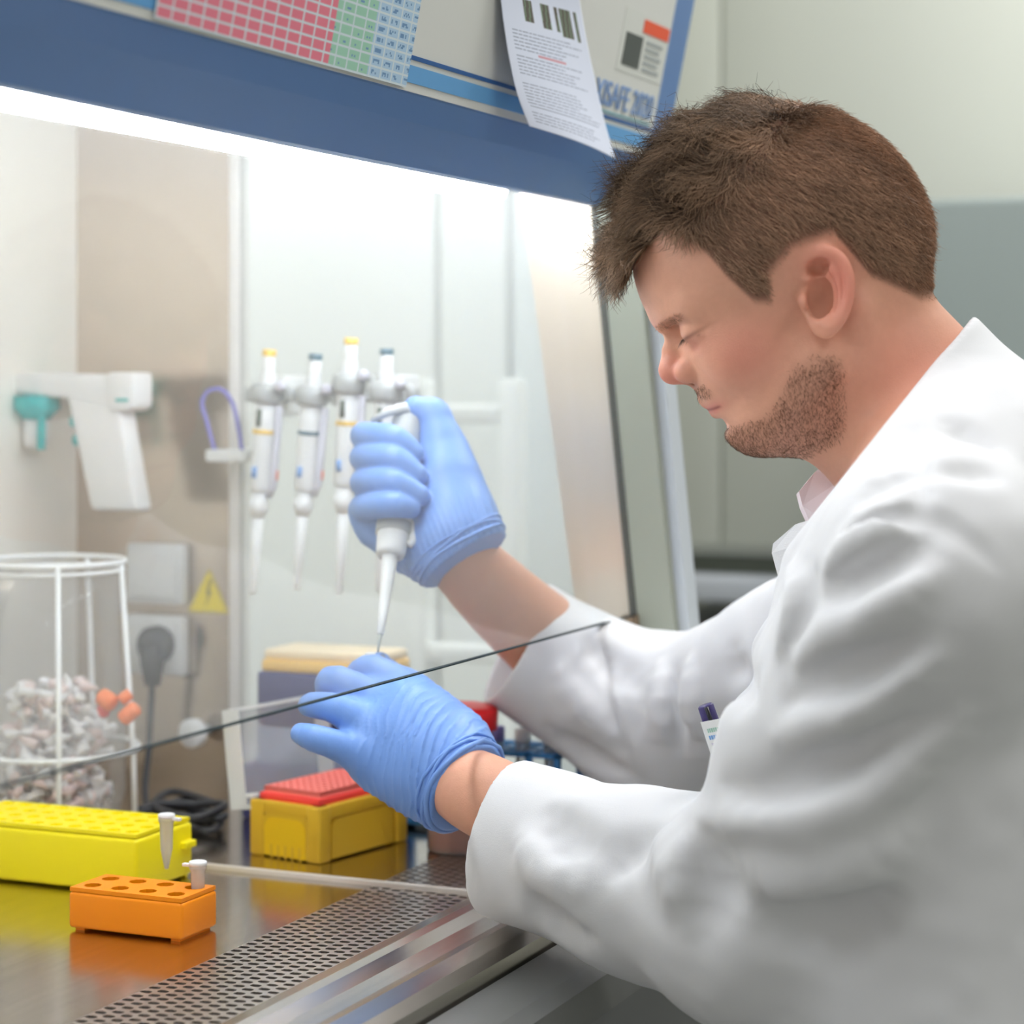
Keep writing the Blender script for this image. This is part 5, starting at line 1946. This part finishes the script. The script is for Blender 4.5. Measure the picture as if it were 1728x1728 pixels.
le, re = edge(left, outY), edge(right, outR)
verts, faces, mi = [], [], []
for i in range(nr + 1):
    for j in range(nc + 1):
        w_ = j / nc
        p_ = le[i] * (1 - w_) + re[i] * w_
        p_ = p_ + np.array([0, -0.006 * math.sin(math.pi * w_) * (i / nr) ** 2, 0])
        verts.append(p_)
rows = {}
for i in range(nr):
    tt = i / nr
    line = (i % 3 == 1)
    dense = (0.40 < tt < 0.66) or (0.69 < tt < 0.83) or (0.87 < tt < 0.965)
    j = 0
    row = [0] * nc
    if line and dense:
        end = nc - 8 - int(RNG.uniform(0, 30))
        j = 8
        while j < end:
            wl = int(RNG.integers(3, 9))
            for q_ in range(j, min(j + wl, end)):
                row[q_] = 1
            j += wl + 1
    if 0.515 < tt < 0.527:
        row = [2 if 30 < q_ < 62 else 0 for q_ in range(nc)]
    if 0.845 < tt < 0.853:
        row = [1 if 8 < q_ < nc - 12 else 0 for q_ in range(nc)]
    if 0.22 < tt < 0.385:
        pics = [(24, 34, 0.345), (44, 54, 0.36), (60, 64, 0.355), (66, 80, 0.375), (84, 88, 0.385)]
        for n_, (a_, b_, te) in enumerate(pics):
            if tt < te:
                for q_ in range(a_, b_):
                    row[q_] = 3 if (q_ + n_ + i // 8) % 5 else 4
    for j in range(nc):
        a_ = i * (nc + 1) + j
        faces.append((a_, a_ + 1, a_ + nc + 2, a_ + nc + 1))
        mi.append(row[j])
pm = raw_mesh('paper_notice', verts, faces, True, [M_PAPER, M_INK, M_INKR, M_PIC, M_PIC2], mi)
pn = link('paper_notice', pm, None, label='curling white printed notice taped to the hood front', cat='paper')
sol = pn.modifiers.new('thickness', 'SOLIDIFY')
sol.thickness = 0.0003
sol.offset = 0

M_CP = mat('chart_pink', S(232, 128, 146), 0.7)
M_CG = mat('chart_green', S(160, 208, 184), 0.7)
M_CB = mat('chart_blue', S(176, 206, 230), 0.7)
M_CI = mat('chart_ink', S(112, 150, 190), 0.7)
M_CW = mat('chart_grid', S(214, 226, 232), 0.7)
xa_, xb_, za_, zb_ = 1.10, 1.430, 0.624, 0.80
ncx, ncz = 176, 120
verts, faces, mi = [], [], []
for i in range(ncz + 1):
    z_ = za_ + (zb_ - za_) * i / ncz
    for j in range(ncx + 1):
        x_ = xa_ + (xb_ - xa_) * j / ncx - (z_ - za_) * 0.0
        verts.append((x_, hy(z_) - 0.0030, z_))
for i in range(ncz):
    for j in range(ncx):
        x_ = xa_ + (xb_ - xa_) * (j + .5) / ncx
        base_m = 0 if x_ < 1.312 else (1 if x_ < 1.368 else 2)
        m_ = base_m
        if i % 5 == 0 or j % 9 == 0:
            m_ = 4
        elif i % 5 in (2, 3) and base_m == 2 and RNG.uniform() < 0.62 and (j % 9) in (2, 3, 4, 5, 6):
            m_ = 3
        elif i % 5 == 2 and base_m == 1 and RNG.uniform() < 0.35 and (j % 9) in (3, 4, 5):
            m_ = 3
        a_ = i * (ncx + 1) + j
        faces.append((a_, a_ + 1, a_ + ncx + 2, a_ + ncx + 1))
        mi.append(m_)
chm = raw_mesh('chart', verts, faces, False, [M_CP, M_CG, M_CB, M_CI, M_CW], mi)
chart = link('colour_chart', chm, None, label='printed chart with pink, green and light blue columns on the hood', cat='chart')
sol = chart.modifiers.new('thickness', 'SOLIDIFY')
sol.thickness = 0.0004
sol.offset = 0


def hood_rect(x0_, x1_, z0_, z1_, out, name, m, parent):
    q_ = [(hy(z0_) - out, z0_), (hy(z1_) - out, z1_), (hy(z1_) - out + 0.0006, z1_), (hy(z0_) - out + 0.0006, z0_)]
    return MB().prism(q_, x0_, x1_, 0).build(name, m, parent)


sk_ = thing('equipment_label', 'small label with dark block and orange strip at the end of the hood', 'label', (1.88, hy(0.69), 0.688))
M_SG = mat('label_dark', S(86, 92, 88), 0.6)
M_SO = mat('label_orange', S(240, 96, 60), 0.6)
hood_rect(1.822, 1.938, 0.688, 0.742, 0.0016, 'label_sheet', mat('label_sheet', S(220, 222, 216), 0.6), sk_)
hood_rect(1.832, 1.874, 0.694, 0.722, 0.0021, 'dark_block', M_SG, sk_)
for i in range(5):
    hood_rect(1.884, 1.925 - 0.006 * (i % 2), 0.694 + i * 0.006, 0.697 + i * 0.006, 0.0021, 'print_line', mat('label_print', S(170, 176, 176), 0.6), sk_)
hood_rect(1.870, 1.936, 0.7265, 0.738, 0.0021, 'orange_strip', M_SO, sk_)
face(0.6495, 0.6510, 1.72, 1.93, 0.0020, 'hood_rule', mat('rule_teal', S(110, 170, 184), 0.5))

# ---- name badge and marker pen in the breast pocket
bd = 1.567
badge = thing('name_badge', 'white name badge with green and blue print clipped to the breast pocket', 'badge', P(1215, 1298, bd))
plate('card', [P(1182, 1219, bd), P(1262, 1204, bd), P(1292, 1270, bd), P(1208, 1300, bd)], 0, M_PLW, badge, 0.0007)
bx = (P(1262, 1204, bd) - P(1182, 1219, bd)) / 80
by = (P(1208, 1300, bd) - P(1182, 1219, bd)) / 84


def badge_line(x0_, x1_, y0_, y1_, m):
    o_ = P(1182, 1219, bd)
    nrm_ = -VIEW(o_) * 0.0009
    x = x0_
    while x < x1_:
        w_ = RNG.uniform(2.0, 3.4)
        q_ = [o_ + bx * x + by * y0_ + nrm_, o_ + bx * (x + w_) + by * y0_ + nrm_, o_ + bx * (x + w_) + by * y1_ + nrm_, o_ + bx * x + by * y1_ + nrm_]
        mbx.add(q_ + [p_ - nrm_ * 0.4 for p_ in q_], [(0, 1, 2, 3), (4, 5, 1, 0), (7, 6, 5, 4), (3, 2, 6, 7), (0, 3, 7, 4), (1, 5, 6, 2)])
        x += w_ + 0.8


for nm_, args in (('print_green', (7, 46, 13, 20)), ('print_blue_line', (6, 38, 25, 32)), ('print_name', (7, 30, 38, 42)), ('print_small', (4, 14, 62, 69))):
    mbx = MB()
    cc_ = {'print_green': S(160, 200, 182), 'print_blue_line': S(120, 168, 222), 'print_name': S(206, 200, 218), 'print_small': S(184, 176, 208)}[nm_]
    badge_line(*args, None)
    o_ = mbx.build('print_line', mat(nm_, cc_, 0.6), badge)
    o_['kind'] = 'stuff'
mk = thing('marker_pen', 'dark violet marker pen cap sticking out of the breast pocket', 'pen', P(1206, 1250, bd + 0.006))
ma, mb_ = P(1190, 1189, bd + 0.008), P(1212, 1252, bd + 0.008)
MB().lathe([(0, 0.0046), (0.001, 0.0058), (0.02, 0.0062), (0.030, 0.0062)], ma, mb_, 18).build('cap', mat('pen_violet', S(58, 48, 104), 0.35), mk)
MB().lathe([(0, 0.0056), (0.016, 0.0056)], ma + (mb_ - ma) / np.linalg.norm(mb_ - ma) * 0.029, mb_ + (mb_ - ma), 18).build('barrel', M_PLW, mk)
cd_ = (mb_ - ma) / np.linalg.norm(mb_ - ma)
MB().tube([ma + cd_ * 0.002 - VIEW(ma) * 0.0062, ma + cd_ * 0.024 - VIEW(ma) * 0.0068], 0.0016, 8).build('clip', mat('pen_black', S(22, 24, 34), 0.3), mk)
